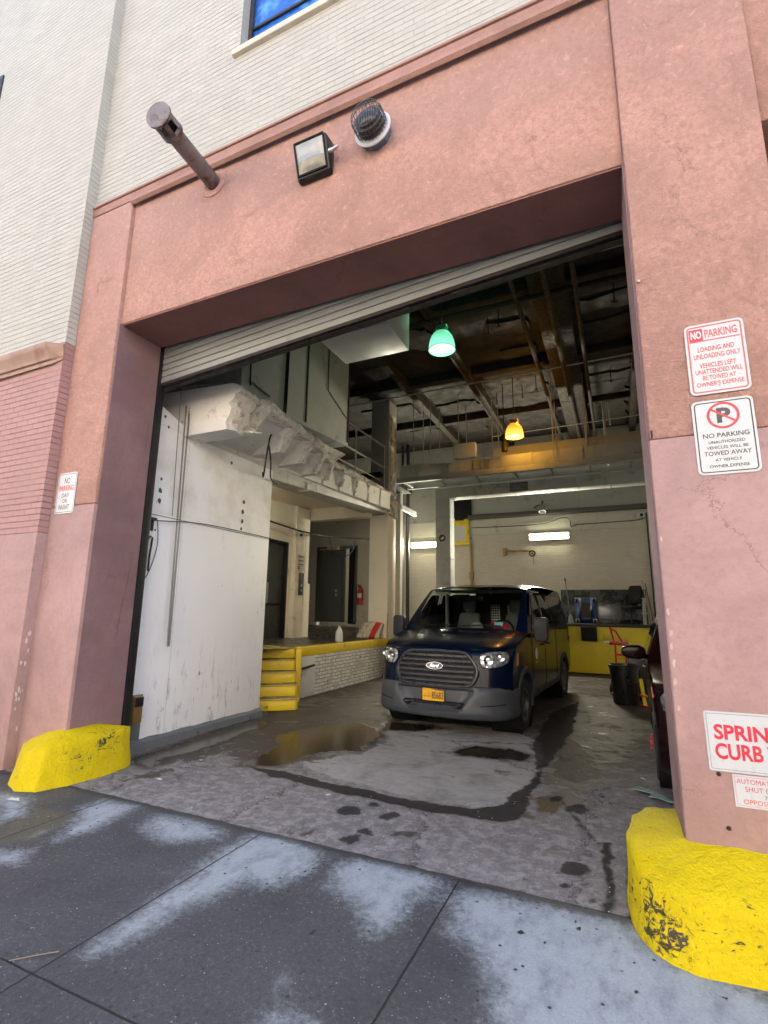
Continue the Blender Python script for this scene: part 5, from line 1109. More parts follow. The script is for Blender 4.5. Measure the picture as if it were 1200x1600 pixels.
# notices beside the grey door
t = empty('wall_notice', 'pale notice card on the cream pilaster beside the wide grey door', 'notice', (-7.455,11.02,2.82))
MB().box(0,.012,-.14,.16,-.20,.20).build('card', plain('notice_paper', (.50,.50,.44), .6, var=.1), t, .003)
b = MB()
for dz in (.15,.05,-.05): b.box(.0125,.0135,-.10,.12,dz-.02,dz+.012)
b.lathe([(.02,0),(.045,0),(.045,.001),(.02,.001)], (.0125,-.08,-.14), (1,0,0), 14); b.build('print', M['sign_grey'], t)
t = empty('call_panel', 'grey elevator call panel below the notice on the pilaster', 'panel', (-7.455,11.06,2.28))
MB().box(0,.03,-.09,.10,-.30,.28).build('plate', M['grey_door'], t, .006); MB().cyl((.03,0,-.18),(.04,0,-.18),.03,n=12).cyl((.03,0,-.05),(.04,0,-.05),.03,n=12).build('button', M['alum'], t)
single(MB().tube([(-7.44,11.20,3.55),(-7.44,11.20,.94)],.022,8), 'conduit', M['cream'], 'cream painted conduit running down the pilaster from the camera', 'pipe')
t = empty('fire_extinguisher', 'red fire extinguisher hanging on the far room wall by the column', 'extinguisher', (-7.18,13.90,2.05))
MB().lathe([(.0,-.27),(.085,-.26),(.09,-.24),(.09,.14),(.06,.21),(.03,.24),(.03,.28)], (0,0,0), (0,0,1), 20).build('cylinder', M['red'], t)
MB().box(-.025,.025,-.12,.03,.28,.31).box(-.02,.02,-.14,.02,.335,.35).build('valve', M['black'], t, .004); MB().tube([(.03,-.02,.28),(.11,-.03,.2),(.10,-.03,-.1)],.014,6).build('hose', M['black'], t)
MB().grid([[(.0915*math.cos(a),.0915*math.sin(a),z) for a in np.linspace(-2.6,-.6,10)] for z in (-.05,.08)]).build('label', M['sign_white'], t)

# ================================================================== SMALL THINGS ON THE PLATFORM
t = empty('plastic_jug', 'white plastic jug standing on the yellow platform edge', 'jug', (-5.72,10.10,.925))
P = [(.0,0),(.075,.0),(.085,.02),(.085,.17),(.08,.21),(.055,.26),(.028,.295),(.026,.325)]
MB().lathe([(r,z) for r, z in P],(0,0,0),(0,0,1),24).build('body', plain('milky_plastic', (.72,.76,.78), .35, var=.05), t)
MB().tube([(.03,-.0,.29),(.07,-.03,.275),(.085,-.04,.22),(.075,-.03,.17)],.013,8).build('handle', plain('milky_plastic', (.72,.76,.78), .35, var=.05), t)
MB().cyl((0,0,.322),(0,0,.35),.031,n=16).build('cap', M['sign_white'], t)
# salt bag: a slumped sack with a red band
t = empty('cement_bag', 'slumped white sack with a red band against the cream column', 'sack', (-5.80,11.85,.925), R(8))
bm = bmesh.new(); bmesh.ops.create_cube(bm, size=1.0)
bmesh.ops.subdivide_edges(bm, edges=bm.edges, cuts=9, use_grid_fill=True)
for v in bm.verts:
    x, y, z = v.co*2
    k = (1-.45*x**6)*(1-.35*z**6)
    p = Vector((x*.29, y*.085*max(.12, k), z*.23))
    p += noise.noise_vector(p*9)*.028 + noise.noise_vector(p*24)*.010
    p = Matrix.Rotation(R(-38), 3, 'X') @ p; p.x += .16*(p.z)
    v.co = p + Vector((0,-.02,.19))
for v in bm.verts: v.co.z = max(v.co.z, .004)
me = bpy.data.meshes.new('bag_body'); bm.to_mesh(me); bm.free()
for p in me.polygons: p.use_smooth = True
tb_ = NT('bag_paper'); x, y, z = tb_.sep()
xs_ = tb_.math('SUBTRACT', x, tb_.math('MULTIPLY', z, .3))
bandm = tb_.math('MULTIPLY', tb_.step(xs_, .0, .012), tb_.step(xs_, .17, .158))
cc = tb_.mix(tb_.noise(6.0, 6.0), (.46,.43,.36), (.66,.63,.56)); cc = tb_.mix(tb_.math('MULTIPLY', tb_.step(tb_.noise((20,20,9), 3.0), .54, .58), tb_.step(xs_, .0, -.05)), cc, (.42,.33,.22))
cc = tb_.mix(bandm, cc, (.50,.03,.03)); me.materials.append(tb_.done(cc, .7, 0.0, tb_.bump(tb_.noise(16.0, 6.0), .6, .02)))
o = bpy.data.objects.new('bag_body', me); col.objects.link(o); o.parent = t
single(MB().tube([(-5.36,11.9,.935),(-5.40,12.02,1.55)],.016,8), 'wooden_stick', plain('stick_wood', (.45,.25,.10), .6), 'short wooden stick leaning on the cream column behind the van', 'stick')
single(MB().lathe([(0,0),(.20,0),(.23,.05),(.2,.12),(.08,.14),(0,.14)],(-5.1,11.6,0),(0,0,1),16), 'rubber_lump', M['black'], 'low black rubber lump on the floor at the foot of the brick platform face', 'rubber lump', bevel=0)

# ================================================================== BACK OF THE GARAGE
t = empty('wall_crane', 'small orange swing-arm bracket on the back brick wall', 'wall crane', (-2.9,16.74,3.58))
MB().box(-.46,-.36,-.06,.06,-.12,.12).build('wall_plate', plain('orange_brown', (.36,.19,.05), .55, var=.3), t, .008)
MB().box(-.36,.10,-.08,-.05,.0,.035).tube([(-.36,-.065,.05),(-.1,-.065,-.02),(.1,-.065,.04),(.42,-.065,-.0)],.022,8).box(.05,.48,-.08,-.05,-.02,.02).build('arm', plain('orange_brown', (.36,.19,.05), .55, var=.3), t, .004)
w_ = MB(); w_.tube([(.48+.085*math.cos(2*math.pi*k/24),-.07,-.09+.085*math.sin(2*math.pi*k/24)) for k in range(24)],.022,8,closed=True); w_.cyl((.48,-.10,-.09),(.48,-.04,-.09),.03,n=12); w_.build('pulley', M['rust'], t)
MB().tube([(.50,-.07,-.17),(.52,-.07,-.45)],.008,6).build('cable_end', M['cable'], t)
t = empty('notice_frame', 'yellow framed notice board on a yellow post beside the grey duct', 'notice board', (-4.82,16.70,4.28))
f = MB()
for a in ((-.34,.34,.25,.42),(-.34,.34,-.42,-.30),(-.34,-.20,-.30,.25),(.20,.34,-.30,.25)): f.box(a[0],a[1],-.03,.0,a[2],a[3])
f.build('frame', M['yellow'], t, .004); MB().box(-.2,.2,-.02,-.005,-.30,.25).build('sheet', M['grey_light'], t)
MB().box(.18,.32,-.028,.03,.423,1.0).build('post', M['yellow'], t, .004)
single(MB().box(-5.3,-4.4,16.65,16.77,4.75,5.6), 'control_cabinet', M['black'], 'dark open cabinet above the yellow notice board', 'cabinet', bevel=.01)
single(MB().tube([(-4.44,16.72,3.9),(-4.44,16.72,1.34)],.04,8).box(-4.5,-4.38,16.66,16.78,2.7,2.95), 'conduit', plain('tan_conduit', (.33,.22,.09), .6, var=.3), 'tan pipe running down the back wall from the yellow notice board', 'pipe')
single(MB().box(-.0,.0001,16.7,16.7001,5.2,5.2001) if False else MB().tube([(.93,16.72,1.33),(.93,16.72,4.6)],.02,8), 'conduit', M['dark_steel'], 'dark vertical conduit at the right end of the back wall', 'pipe')
single(MB().hexa([(-1.62,16.60,1.33),(.74,16.60,1.33),(.74,16.62,1.33),(-1.62,16.62,1.33),(-1.62,16.72,2.33),(.74,16.72,2.33),(.74,16.74,2.33),(-1.62,16.74,2.33)]), 'steel_sheet', plain('dark_steel_sheet', (.07,.075,.08), .28, .6, var=.35, sc=2, dirt=(.16,.16,.16), dsc=2.5, dlo=.55, dhi=.8), 'large dark steel sheet leaning on the back wall behind the chair', 'steel sheet', bevel=.003)
# blue platform dolly on its side, castors facing out
t = empty('platform_dolly', 'blue plastic dolly stood on edge against the dark steel sheet', 'dolly', (-.90,16.32,1.335)); t.rotation_euler = (R(-9),0,0)
f = MB()
for a in ((-.30,-.13,0,.74),(.13,.30,0,.74),(-.13,.13,0,.16),(-.13,.13,.58,.74)): f.box(a[0],a[1],-.05,.0,a[2],a[3])
f.build('frame', plain('blue_plastic', (.018,.05,.16), .5), t, .012)
MB().box(-.13,.13,-.02,-.004,.16,.58).build('mat', plain('brown_mat', (.06,.045,.035), .8), t)
for x in (-.24,.24):
    for z in (.06,.68):
        cs = MB().box(x-.055,x+.055,-.075,-.05,z-.05,z+.05); cs.box(x-.05,x-.035,-.15,-.075,z-.03,z+.05).box(x+.035,x+.05,-.15,-.075,z-.03,z+.05)
        c_o = cs.build('castor', M['sign_white'], t, .004); MB().cyl((x-.03,-.13,z-.02),(x+.03,-.13,z-.02),.05,n=14).build('wheel', M['black'], c_o)
# office chair
t = empty('office_chair', 'black office chair with one armrest showing, on top of the rear dock', 'chair', (.30,16.15,1.332), R(-35))
MB().lathe([(0,.0),(.03,.0),(.03,.34),(.02,.36),(0,.36)],(0,0,.06),(0,0,1),12).build('gas_column', M['dark_steel'], t)
for k in range(5):
    a = 2*math.pi*k/5+.3; c, s = math.cos(a), math.sin(a)
    lg = MB().tube([(0,0,.11),(.16*c,.16*s,.10),(.30*c,.30*s,.075)],[.035,.028,.02],8).build('base_leg', M['black'], t)
    MB().cyl((.30*c-.02*s,.30*s+.02*c,.03),(.30*c+.02*s,.30*s-.02*c,.03),.03,n=12).build('castor', M['black'], lg)
def cushion(w, d, h, f):
    bm = bmesh.new(); bmesh.ops.create_cube(bm, size=1.0); bmesh.ops.subdivide_edges(bm, edges=bm.edges, cuts=7, use_grid_fill=True)
    for v in bm.verts:
        x, y, z = v.co*2; k = (1-abs(x)**5*.12)*(1-abs(y)**5*.12)
        q = f(x*w*k if True else x, y*d*k, z*h*(1-.3*max(abs(x),abs(y))**6)); v.co = q
    me = bpy.data.meshes.new('cushion'); bm.to_mesh(me); bm.free()
    for p in me.polygons: p.use_smooth = True
    return me
for nm, me in (('seat', cushion(.25,.25,.045, lambda x,y,z: Vector((x,y,.46+z-.05*(y*2)**2*.5)))), ('backrest', cushion(.23,.30,.035, lambda x,y,z: Vector((x*(1-.25*max(0,y)),.26+z+.12*y-.25*x*x,.83+y))))):
    me.materials.append(plain('black_mesh_fabric', (.010,.010,.011), .75, bump=.4, bsc=120, Specular_IOR_Level=.15)); o = bpy.data.objects.new(nm, me); col.objects.link(o); o.parent = t
for s in (1,-1):
    MB().tube([(s*.27,.05,.45),(s*.30,.05,.55),(s*.30,.0,.66)],.018,8).box(s*.30-.04,s*.30+.04,-.18,.10,.66,.69).build('armrest', M['black'], t, .008)
MB().tube([(0,.1,.42),(0,.30,.46),(0,.29,.60)],.025,8).build('back_support', M['black'], t)
single(MB().tube([(.62,16.0,1.33),(.64,16.05,2.05)],.045,10).box(.56,.72,15.98,16.06,1.62,1.66), 'steel_bollard', M['galv_dull'], 'grey pipe post standing on the dock right of the office chair', 'post')
single(MB().tube([(.78,16.3,1.34),(.66,16.7,2.6)],.014,6), 'long_stick', plain('pale_stick', (.35,.28,.2), .6), 'thin pale stick leaning on the back wall at the far right', 'stick')
single(MB().tube([(.85,16.3,1.34),(.74,16.7,2.5)],.012,6), 'long_stick', plain('dark_stick', (.12,.09,.07), .6), 'thin dark stick leaning on the back wall at the far right', 'stick')
t = empty('mop', 'long-handled mop with a pale head leaning behind the van', 'mop', (-1.30,15.9,1.332))
MB().tube([(.0,.0,.15),(-.12,.3,1.22)],.014,8).build('handle', plain('mop_handle', (.10,.09,.085), .5), t); MB().tube([(-.12,.3,1.22),(-.135,.33,1.32)],.02,8).build('grip', M['black'], t)
mh = MB()
for k in range(22):
    a = 2*math.pi*k/22; r = .05+.02*random.random(); mh.tube([(0,0,.26),(.04*math.cos(a),.04*math.sin(a),.20),(r*math.cos(a),r*math.sin(a),.01)],.012,5)
mh.build('mop_head', plain('mop_yarn', (.36,.34,.29), .9), t)
# hand truck
t = empty('hand_truck', 'red steel hand truck leaning by the rear dock behind the black bin', 'hand truck', (-.02,11.7,0), R(-8))
MB().tube([(-.11,-.10,.10),(-.11,.02,.95),(-.19,.10,1.30),(-.21,.11,1.34)],.019,8).build('rail', M['red'], t)
MB().tube([(.08,-.10,.10),(.08,.02,.95),(-.10,.10,1.26),(-.19,.10,1.30)],.019,8).build('rail', M['red'], t)
for z, y in ((.30,-.075),(.55,-.045),(.80,-.005)): MB().box(-.11,.08,y-.012,y+.012,z-.025,z+.025).build('crossbar', M['red'], t, .004)
MB().box(-.22,.14,-.02,.03,.98,1.06).build('handle_plate', M['red'], t, .006)
MB().tube([(-.20,.0,1.04),(-.30,-.04,1.02)],.022,8).build('grip', M['sign_white'], t)
MB().box(-.20,.18,-.32,-.10,.055,.075).build('toe_plate', M['red'], t, .004); MB().tube([(-.20,-.08,.12),(-.11,.02,.62)],.014,8).build('brace', M['red'], t)
for s in (-.22,.20):
    wo = MB().lathe([(.06,-.03),(.11,-.035),(.125,-.015),(.125,.015),(.11,.035),(.06,.03)],(s,.0,.125),(1,0,0),20).build('wheel', M['black'], t); MB().cyl((s-.02,0,.125),(s+.02,0,.125),.062,n=16).build('rim', M['red'], wo)
t = empty('trash_bin', 'black plastic trash bin in front of the red hand truck', 'trash bin', (0,10.72,0))
MB().lathe([(0,0),(.205,0),(.215,.02),(.245,.62),(.262,.64),(.262,.69),(.248,.69),(.24,.62),(.20,.03),(0,.03)],(0,0,0),(0,0,1),36).build('body', plain('black_plastic', (.012,.012,.013), .38), t)
MB().tube([(.262*math.cos(2*math.pi*k/36),.262*math.sin(2*math.pi*k/36),.675) for k in range(36)],.012,6,closed=True).build('rim', M['black'], t)
single(MB().box(.08,.42,11.15,11.5,0,.80).box(.075,.425,11.14,11.51,.801,.83), 'plastic_tub', plain('dark_plastic_cabinet', (.03,.033,.036), .55), 'dark grey plastic tub behind the black trash bin', 'tub', bevel=.015)
t = empty('wet_floor_stand', 'bright yellow folded wet floor stand beside the black bin', 'wet floor stand', (.27,10.62,0), R(20))
MB().hexa([(-.03,-.12,0),(.03,-.12,0),(.03,-.08,0),(-.03,-.08,0),(-.03,.0,.46),(.03,.0,.46),(.03,.04,.46),(-.03,.04,.46)]).build('panel', plain('safety_yellow', (.75,.55,.02), .45), t, .006)
MB().box(-.04,.04,-.14,.02,.16,.20).build('bar', plain('orange_bar', (.7,.2,.03), .5), t, .006); MB().box(-.05,.05,-.18,.0,0,.025).build('foot', M['red'], t, .006)
# shard of greenish plastic on the floor
pts = [(-.02,5.60),(.06,5.62),(.14,5.60),(.20,5.56),(.28,5.44),(.33,5.33),(.28,5.34),(.20,5.38),(.12,5.38),(.15,5.47),(.06,5.52)]
gs = MB().prism([(a,b) for a, b in pts], lambda a, b, h: (a, b, h+.02*math.sin(a*30)*math.cos(b*18)+.022), .0, .004)
single(gs, 'plastic_scrap', plain('greenish_film', (.30,.42,.39), .12, var=.2), 'crumpled greenish plastic scrap on the floor by the SUV wheel', 'scrap')
for (x, y), s, lab in (((-4.10,3.85),.028,'white paper scrap on the driveway near the left yellow block'),((-3.05,1.62),.04,'pale blue wrapper on the dark sidewalk at the far left'),((-4.75,2.93),.05,'smeared white paper below the left yellow block'),((.10,6.0),.02,'white scrap by the SUV wheel'),((-2.45,4.22),.022,'white scrap near the dark floor crack'),((-4.2,4.5),.02,'white scrap near the white wall')):
    n = 9; q = [(x+s*math.cos(2*math.pi*k/n)*random.uniform(.6,1.5), y+s*math.sin(2*math.pi*k/n)*random.uniform(.4,.9)) for k in range(n)]
    single(MB().prism(q, lambda a, b, h: (a, b, h+.004*math.sin(a*90)+.006), 0, .003), 'paper_scrap', plain('scrap_blue', (.35,.55,.68), .6) if 'blue' in lab else M['sign_white'], lab, 'litter')
single(MB().tube([(-2.66,1.72,.004),(-2.60,1.78,.006),(-2.52,1.86,.004)],.0022,5), 'straw', plain('straw', (.24,.21,.16), .7), 'thin straw lying beside the pale blue wrapper', 'litter')

# ================================================================== VEHICLES
class Car:
    """surfaces of a car body: x across, y (u) from nose to tail, z up"""
    def __init__(s, **k):
        for a, b in k.items(): setattr(s, a, b)
    def plan(s, x): return s.pl*(1-max(0, 1-abs(x/(s.w*.99))**3.2)**(1/2.2))
    def nose(s, x, z): return .05 + .8*s.plan(x) + s.lean*(z-.65) + max(0, (z-(s.zn-.09))/.09)**2*.03
    def W(s, u, z):
        w = s.w
        if u < 1.0: w -= .035*((1-u)/.67)**2
        if u > s.L-.8: w -= .05*((u-s.L+.8)/.8)**2
        if z > s.belt: w -= s.tumble*((z-s.belt)/.75)**1.25
        if z < .55: w -= .03*(.55-z)/.2
        return w
    def hood(s, t, r):
        e = s.edge*abs(t)**5*(.3+.7*r)
        u0 = s.nose(t*s.w*.965, s.zn); u1 = s.uc+.06*t*t
        u = u0+(u1-u0)*r; z = s.zn+(s.zc-s.zn)*r**.75 - e
        a = abs(t)*s.w
        z += .014*max(0, min(1, (.66-a)/.1))*min(1, r*4)*(1-r*.6)
        wd = s.w*.965+(s.W(u1, s.zc-s.edge)-s.w*.965)*r
        return Vector((t*wd, u, z))
    def ws(s, t, f):
        u = s.uc+.06*t*t+(s.ur-s.uc)*f; z = s.zc+(s.zr-s.zc)*f - s.edge*abs(t)**5 + .02*math.sin(math.pi*f)
        ze = s.zc+(s.zr-s.zc)*f - s.edge + .02*math.sin(math.pi*f)
        return Vector((t*s.W(s.uc+.06+(s.ur-s.uc)*f, ze), u, z))
    def roof(s, t, g):
        u = (s.ur+.06*t*t)*(1-g)+s.ue*g
        hgt = s.rise*(1-(1-g)**6)-s.fall*max(0, g-.55)**2
        z = s.zr+hgt - s.edge*abs(t)**5
        return Vector((t*s.W(s.ur+.06+(s.ue-s.ur)*g, s.zr+hgt-s.edge), u, z))
    def z0(s, u):
        z = .60 if u < .58 else s.sill
        for c in s.axles:
            if abs(u-c) < s.ra: z = max(z, s.zw+math.sqrt(s.ra**2-(u-c)**2))
        return z
    def cols(s):
        out = []
        n = 14
        us = set(); base = [self_r/n for self_r in range(n+1)]
        hp = lambda r: s.hood(1, r)
        rs = set(base)
        u0, u1 = hp(0).y, hp(1).y
        arc = [c+s.ra*math.sin(R(a)) for c in s.axles for a in (-90,-89.9,-80,-70,-60,-48,-36,-24,-12,0,12,24,36,48,60,70,80,89.9,90)]
        for u in arc:
            if u0 < u < u1: rs.add((u-u0)/(u1-u0))
        for r in sorted(rs): p = hp(r); out.append((p.y, p.z, r == 0))
        fs = set(k/10 for k in range(1, 11)); ua, ub = s.ws(1,0).y, s.ws(1,1).y
        for u in arc:
            if ua < u < ub: fs.add((u-ua)/(ub-ua))
        for f in sorted(fs): p = s.ws(1, f); out.append((p.y, p.z, False))
        gs = set(k/22 for k in range(1, 23)); ua, ub = s.roof(1,0).y, s.roof(1,1).y
        for u in arc:
            if ua < u < ub: gs.add((u-ua)/(ub-ua))
        for g in sorted(gs): p = s.roof(1, g); out.append((p.y, p.z, False))
        return out
    def side(s, sg):
        P = []
        for u, zt, first in s.cols():
            b = s.z0(u); bl = min(s.belt, zt-.02); b = min(b, bl-.02); colm = []
            for z in [b+(bl-b)*k/9 for k in range(10)]+[bl+(zt-bl)*k/6 for k in range(1, 7)]:
                uu = s.nose(s.w*.965, z) if first else max(u, s.nose(s.w*.965, z))
                x = s.W(uu, z) if not first else s.w*.965
                crease = .012*math.exp(-((z-s.crease)/.035)**2) if u > .7 else 0
                colm.append(Vector((sg*(x-crease), uu, z)))
            P.append(colm)
        return P
    def patch(s, poly, surf, off=.004, bulge=0.0, rings=5):
        """a sheet with the outline poly laid on surf(a, b), lifted by off and bulged in the middle"""
        fine = []
        for i in range(len(poly)):
            a, b = poly[i], poly[(i+1) % len(poly)]
            for q in range(4): fine.append((a[0]+(b[0]-a[0])*q/4, a[1]+(b[1]-a[1])*q/4))
        cx = sum(p[0] for p in fine)/len(fine); cy = sum(p[1] for p in fine)/len(fine); P = []
        for k in range(rings+1):
            f = max(.001, k/rings); P.append([surf(cx+(a-cx)*f, cy+(b-cy)*f, off+bulge*(1-f*f)) for a, b in fine])
        mb = MB(); mb.grid(P, 0, True)
        m = len(fine); P2 = [surf(a, b, -.004) for a, b in fine]; mb.grid([P[-1], P2], 0, True)
        return mb
    def fsurf(s): return lambda x, z, o: Vector((x, s.nose(x, z)-o, z))
    def ssurf(s, sg): return lambda u, z, o: Vector((sg*(s.W(u, z)+o), u, z))
    def pl_at(s, f): return s.pil+(s.pt-s.pil)*f
    def body(s, root, paint):
        t_ = [-1+2*k/32 for k in range(33)]
        mb = MB()
        zs = [.60+(s.zn-.60)*k/14 for k in range(15)]
        mb.grid([[Vector((t*s.w*.965, s.nose(t*s.w*.965, z), z - (s.edge*abs(t)**5*.3)*max(0,(z-.8)/(s.zn-.8)))) for t in t_] for z in zs])
        mb.grid([[s.hood(t, r/14) for t in t_] for r in range(15)])
        for sg in (1, -1): mb.grid(s.side(sg))
        for sg in (1, -1):
            mb.grid([[s.ws(sg*(s.pl_at(f/10)+(1-s.pl_at(f/10))*k/4), f/10) for k in range(5)] for f in range(11)])
        mb.grid([[s.ws(t*s.pl_at(1-.035*k), 1-.035*k) for t in t_] for k in range(2)])
        mb.grid([[s.roof(t, g/22) for t in t_] for g in range(23)])
        # tail
        top = [s.roof(t, 1) for t in t_]
        mb.grid([top, [Vector((p.x*1.02, s.ue+.03, p.z-.2)) for p in top], [Vector((t*s.W(s.ue,1.1), s.ue+.06, 1.1)) for t in t_], [Vector((t*s.W(s.ue,.5), s.ue+.04, .5)) for t in t_]])
        return mb.build('body', paint, root, angle=38)
    def glass(s, root, m):
        mb = MB(); n = 20
        return mb.grid([[s.ws(s.pl_at(f/12*.965)*(-1+2*k/n), f/12*.965) for k in range(n+1)] for f in range(13)]).build('windshield', m, root)

def paint(name, c, flake):
    t = NT(name)
    n = t.noise(3.0, 4.0)
    return t.done(t.mix(n, tuple(q*.85 for q in c), c), .22, .0, None, Coat_Weight=.10, Coat_Roughness=.03, Specular_IOR_Level=.16)
def clear_glass(name, tint, refl=.09):
    t = NT(name); tr = t.n('ShaderNodeBsdfTransparent'); tr.inputs[0].default_value = (*tint, 1)
    gl = t.n('ShaderNodeBsdfGlossy'); gl.inputs['Roughness'].default_value = .02
    fr = t.n('ShaderNodeFresnel'); fr.inputs[0].default_value = 1.5
    mx = t.n('ShaderNodeMixShader'); t.put(mx.inputs[0], fr.outputs[0]); t.t.links.new(tr.outputs[0], mx.inputs[1]); t.t.links.new(gl.outputs[0], mx.inputs[2])
    t.t.links.new(mx.outputs[0], t.t.nodes['Material Output'].inputs['Surface'])
    return t.mat
M['dark_glass'] = plain('privacy_glass', (.006,.007,.008), .03, rvar=.01)
M['bumper'] = plain('grey_bumper_plastic', (.045,.051,.060), .5, var=.08, sc=2, bump=.12, bsc=220)
M['flare'] = plain('dark_flare_plastic', (.026,.028,.032), .6, bump=.1, bsc=200, Specular_IOR_Level=.25)
M['rubber'] = plain('tyre_rubber', (.016,.016,.017), .75, var=.25, bump=.3, bsc=60, dirt=(.05,.045,.04), dsc=6)
M['steel_rim'] = plain('steel_rim', (.09,.09,.095), .45, .5)
tl = NT('headlamp'); v_ = tl.vor(16.0); 
M['lamp_glass'] = tl.done(tl.mix(tl.step(v_.outputs['Distance'], .15, .6), (.62,.63,.66), (.30,.31,.33)), .12, .55, tl.bump(v_.outputs['Distance'], .5, .03), Coat_Weight=1.0, Coat_Roughness=.02)
M['amber'] = plain('amber_lens', (.65,.16,.01), .15, rvar=.03)
M['seat_grey'] = plain('seat_fabric', (.13,.14,.138), .85, bump=.3, bsc=90)
M['dash'] = plain('dashboard_plastic', (.035,.038,.038), .7, Specular_IOR_Level=.2)

def wheel(root, x, u, r, w, rim, spokes=5):
    sg = 1 if x > 0 else -1
    prof = [(r*.62,-w/2+.01),(r*.66,-w/2),(r*.90,-w/2-.004),(r*.985,-w*.40)]
    tread = []
    for a in np.linspace(-.36,.36,7):
        tread += [(r, (a-.045)*w), (r, (a+.035)*w), (r-.010, (a+.045)*w), (r-.010, (a+.06)*w)]
    prof += tread + [(r*.985,w*.40),(r*.90,w/2+.004),(r*.66,w/2),(r*.62,w/2-.01)]
    tyre = MB().lathe(prof, (x,u,r), (sg,0,0), 48).build('wheel', M['rubber'], root, angle=30)
    h = MB().lathe([(r*.63,w*.35),(r*.63,w*.48),(r*.58,w*.46),(r*.54,w*.25),(r*.30,w*.22),(r*.22,w*.30),(r*.10,w*.33),(0,w*.33)], (x,u,r), (sg,0,0), 36)
    for k in range(spokes):
        a = 2*math.pi*k/spokes; c, s = math.cos(a), math.sin(a)
        h.cyl((x+sg*w*.22,u+c*r*.40,r+s*r*.40),(x+sg*w*.30,u+c*r*.40,r+s*r*.40),r*.07,n=10)
    h.build('rim', rim, tyre)
    return tyre

# ------------------------------------------------------------------ the van
VR = R(3.3)
van = empty('passenger_van', 'dark navy low-roof passenger van with grey bumper and yellow front plate parked in the garage', 'van', (-2.325, 6.68, 0), -VR)
c = Car(w=1.0, pl=.62, lean=.17, zn=1.11, zc=1.36, uc=1.15, ur=1.90, zr=2.03, rise=.10, fall=.02, ue=5.5, L=5.55, belt=1.30, tumble=.175, edge=.05, pil=.83, pt=.93, axles=(1.02,4.42), ra=.43, zw=.36, sill=.42, crease=1.17)
M['navy'] = paint('navy_paint', (.002,.0055,.021), .3)
c.body(van, M['navy'])
c.glass(van, clear_glass('windshield_glass', (.80,.87,.83)))
# bumper
th = [R(a) for a in np.linspace(-90, 90, 65)]
def bp(a, z, out):
    sn = math.sin(a); x = math.copysign(abs(sn)**.62, sn)*.995
    u = .60-.60*max(0, 1-abs(x/.995)**3.2)**(1/2.2)
    nx, nu = (x/.995)**3 if abs(x) > .3 else 0, -(1-abs(x)**3)
    l = math.hypot(nx, nu) or 1
    hw = .40+.85*(z-.40)
    rec = max(0, min(1, (hw-abs(x))/.05))*max(0, min(1, (z-.34)/.03))*max(0, min(1, (.63-z)/.03))
    o = out-.075*rec
    return Vector((x+nx/l*o, u-.02+nu/l*o, z))
rows = [(.23,-.14),(.24,-.05),(.26,-.01),(.30,.012),(.335,.018),(.36,.016),(.40,.012),(.45,.010),(.50,.008),(.55,.006),(.59,.000),(.62,-.012),(.645,-.03),(.66,-.07)]
MB().grid([[bp(a, z, o) for a in th] for z, o in rows]).build('bumper', M['bumper'], van, angle=32)
bs = lambda x, z, o: bp(math.asin(math.copysign(abs(x/.995)**(1/.62), x)), z, .010+o)
c.patch([(-.42,.450),(-.44,.42),(-.37,.372),(.37,.372),(.44,.42),(.42,.450)], bs, .004).build('air_intake', M['black'], van)
sl = MB()
for k in range(9):
    x = -.33+.66*k/8; sl.tube([bs(x,.382,.012), bs(x,.448,.012)], .007, 5)
sl.tube([bs(x,.415,.012) for x in np.linspace(-.38,.38,14)], .007, 5); sl.build('intake_slat', M['flare'], van)
for sg in (1,-1):
    c.patch([(sg*.62,.43),(sg*.90,.45),(sg*.90,.435),(sg*.62,.418)], bs, .003).build('bumper_groove', M['black'], van)
# plate
pp = MB().prism(rrect(-.155,.155,.445,.605,.012), lambda a, b, h: bs(0,b,0)+Vector((a-.01,-.02+h,0)), -.006, .0)
pl_ = pp.build('license_plate', plain('plate_yellow', (.78,.42,.015), .4, var=.05), van)
pf = lambda o: (lambda a, b: Vector((a-.01, bs(0,.525,0).y-.028-o+ (bs(0,b,0).y-bs(0,.525,0).y), b)))
b = MB(); q = [(-.15,.580),(.15,.580),(.15,.601),(-.15,.601)]; b.add([pf(.0)(*p) for p in q], [(0,1,2,3)]); b.build('plate_band', plain('plate_blue', (.015,.03,.15), .4), pl_)
b = MB(); add_text(b, 'NEW YORK', -.07,.07,.584,.597, pf(.001), .01); b.build('plate_heading', M['sign_white'], pl_, fix=False)
b = MB(); add_text(b, '85683', -.02,.142,.470,.560, pf(.0005), .02); add_text(b, 'STATE OF', -.142,-.040,.525,.545, pf(.0005)); add_text(b, 'NEW YORK', -.142,-.040,.488,.508, pf(.0005)); b.build('plate_number', plain('plate_ink', (.05,.035,.04), .4), pl_, fix=False)
MB().tube([pf(-.002)(a, z) for a, z in ((-.158,.44),(.158,.44),(.158,.61),(-.158,.61))], .005, 6, closed=True).build('plate_frame', M['black'], pl_)
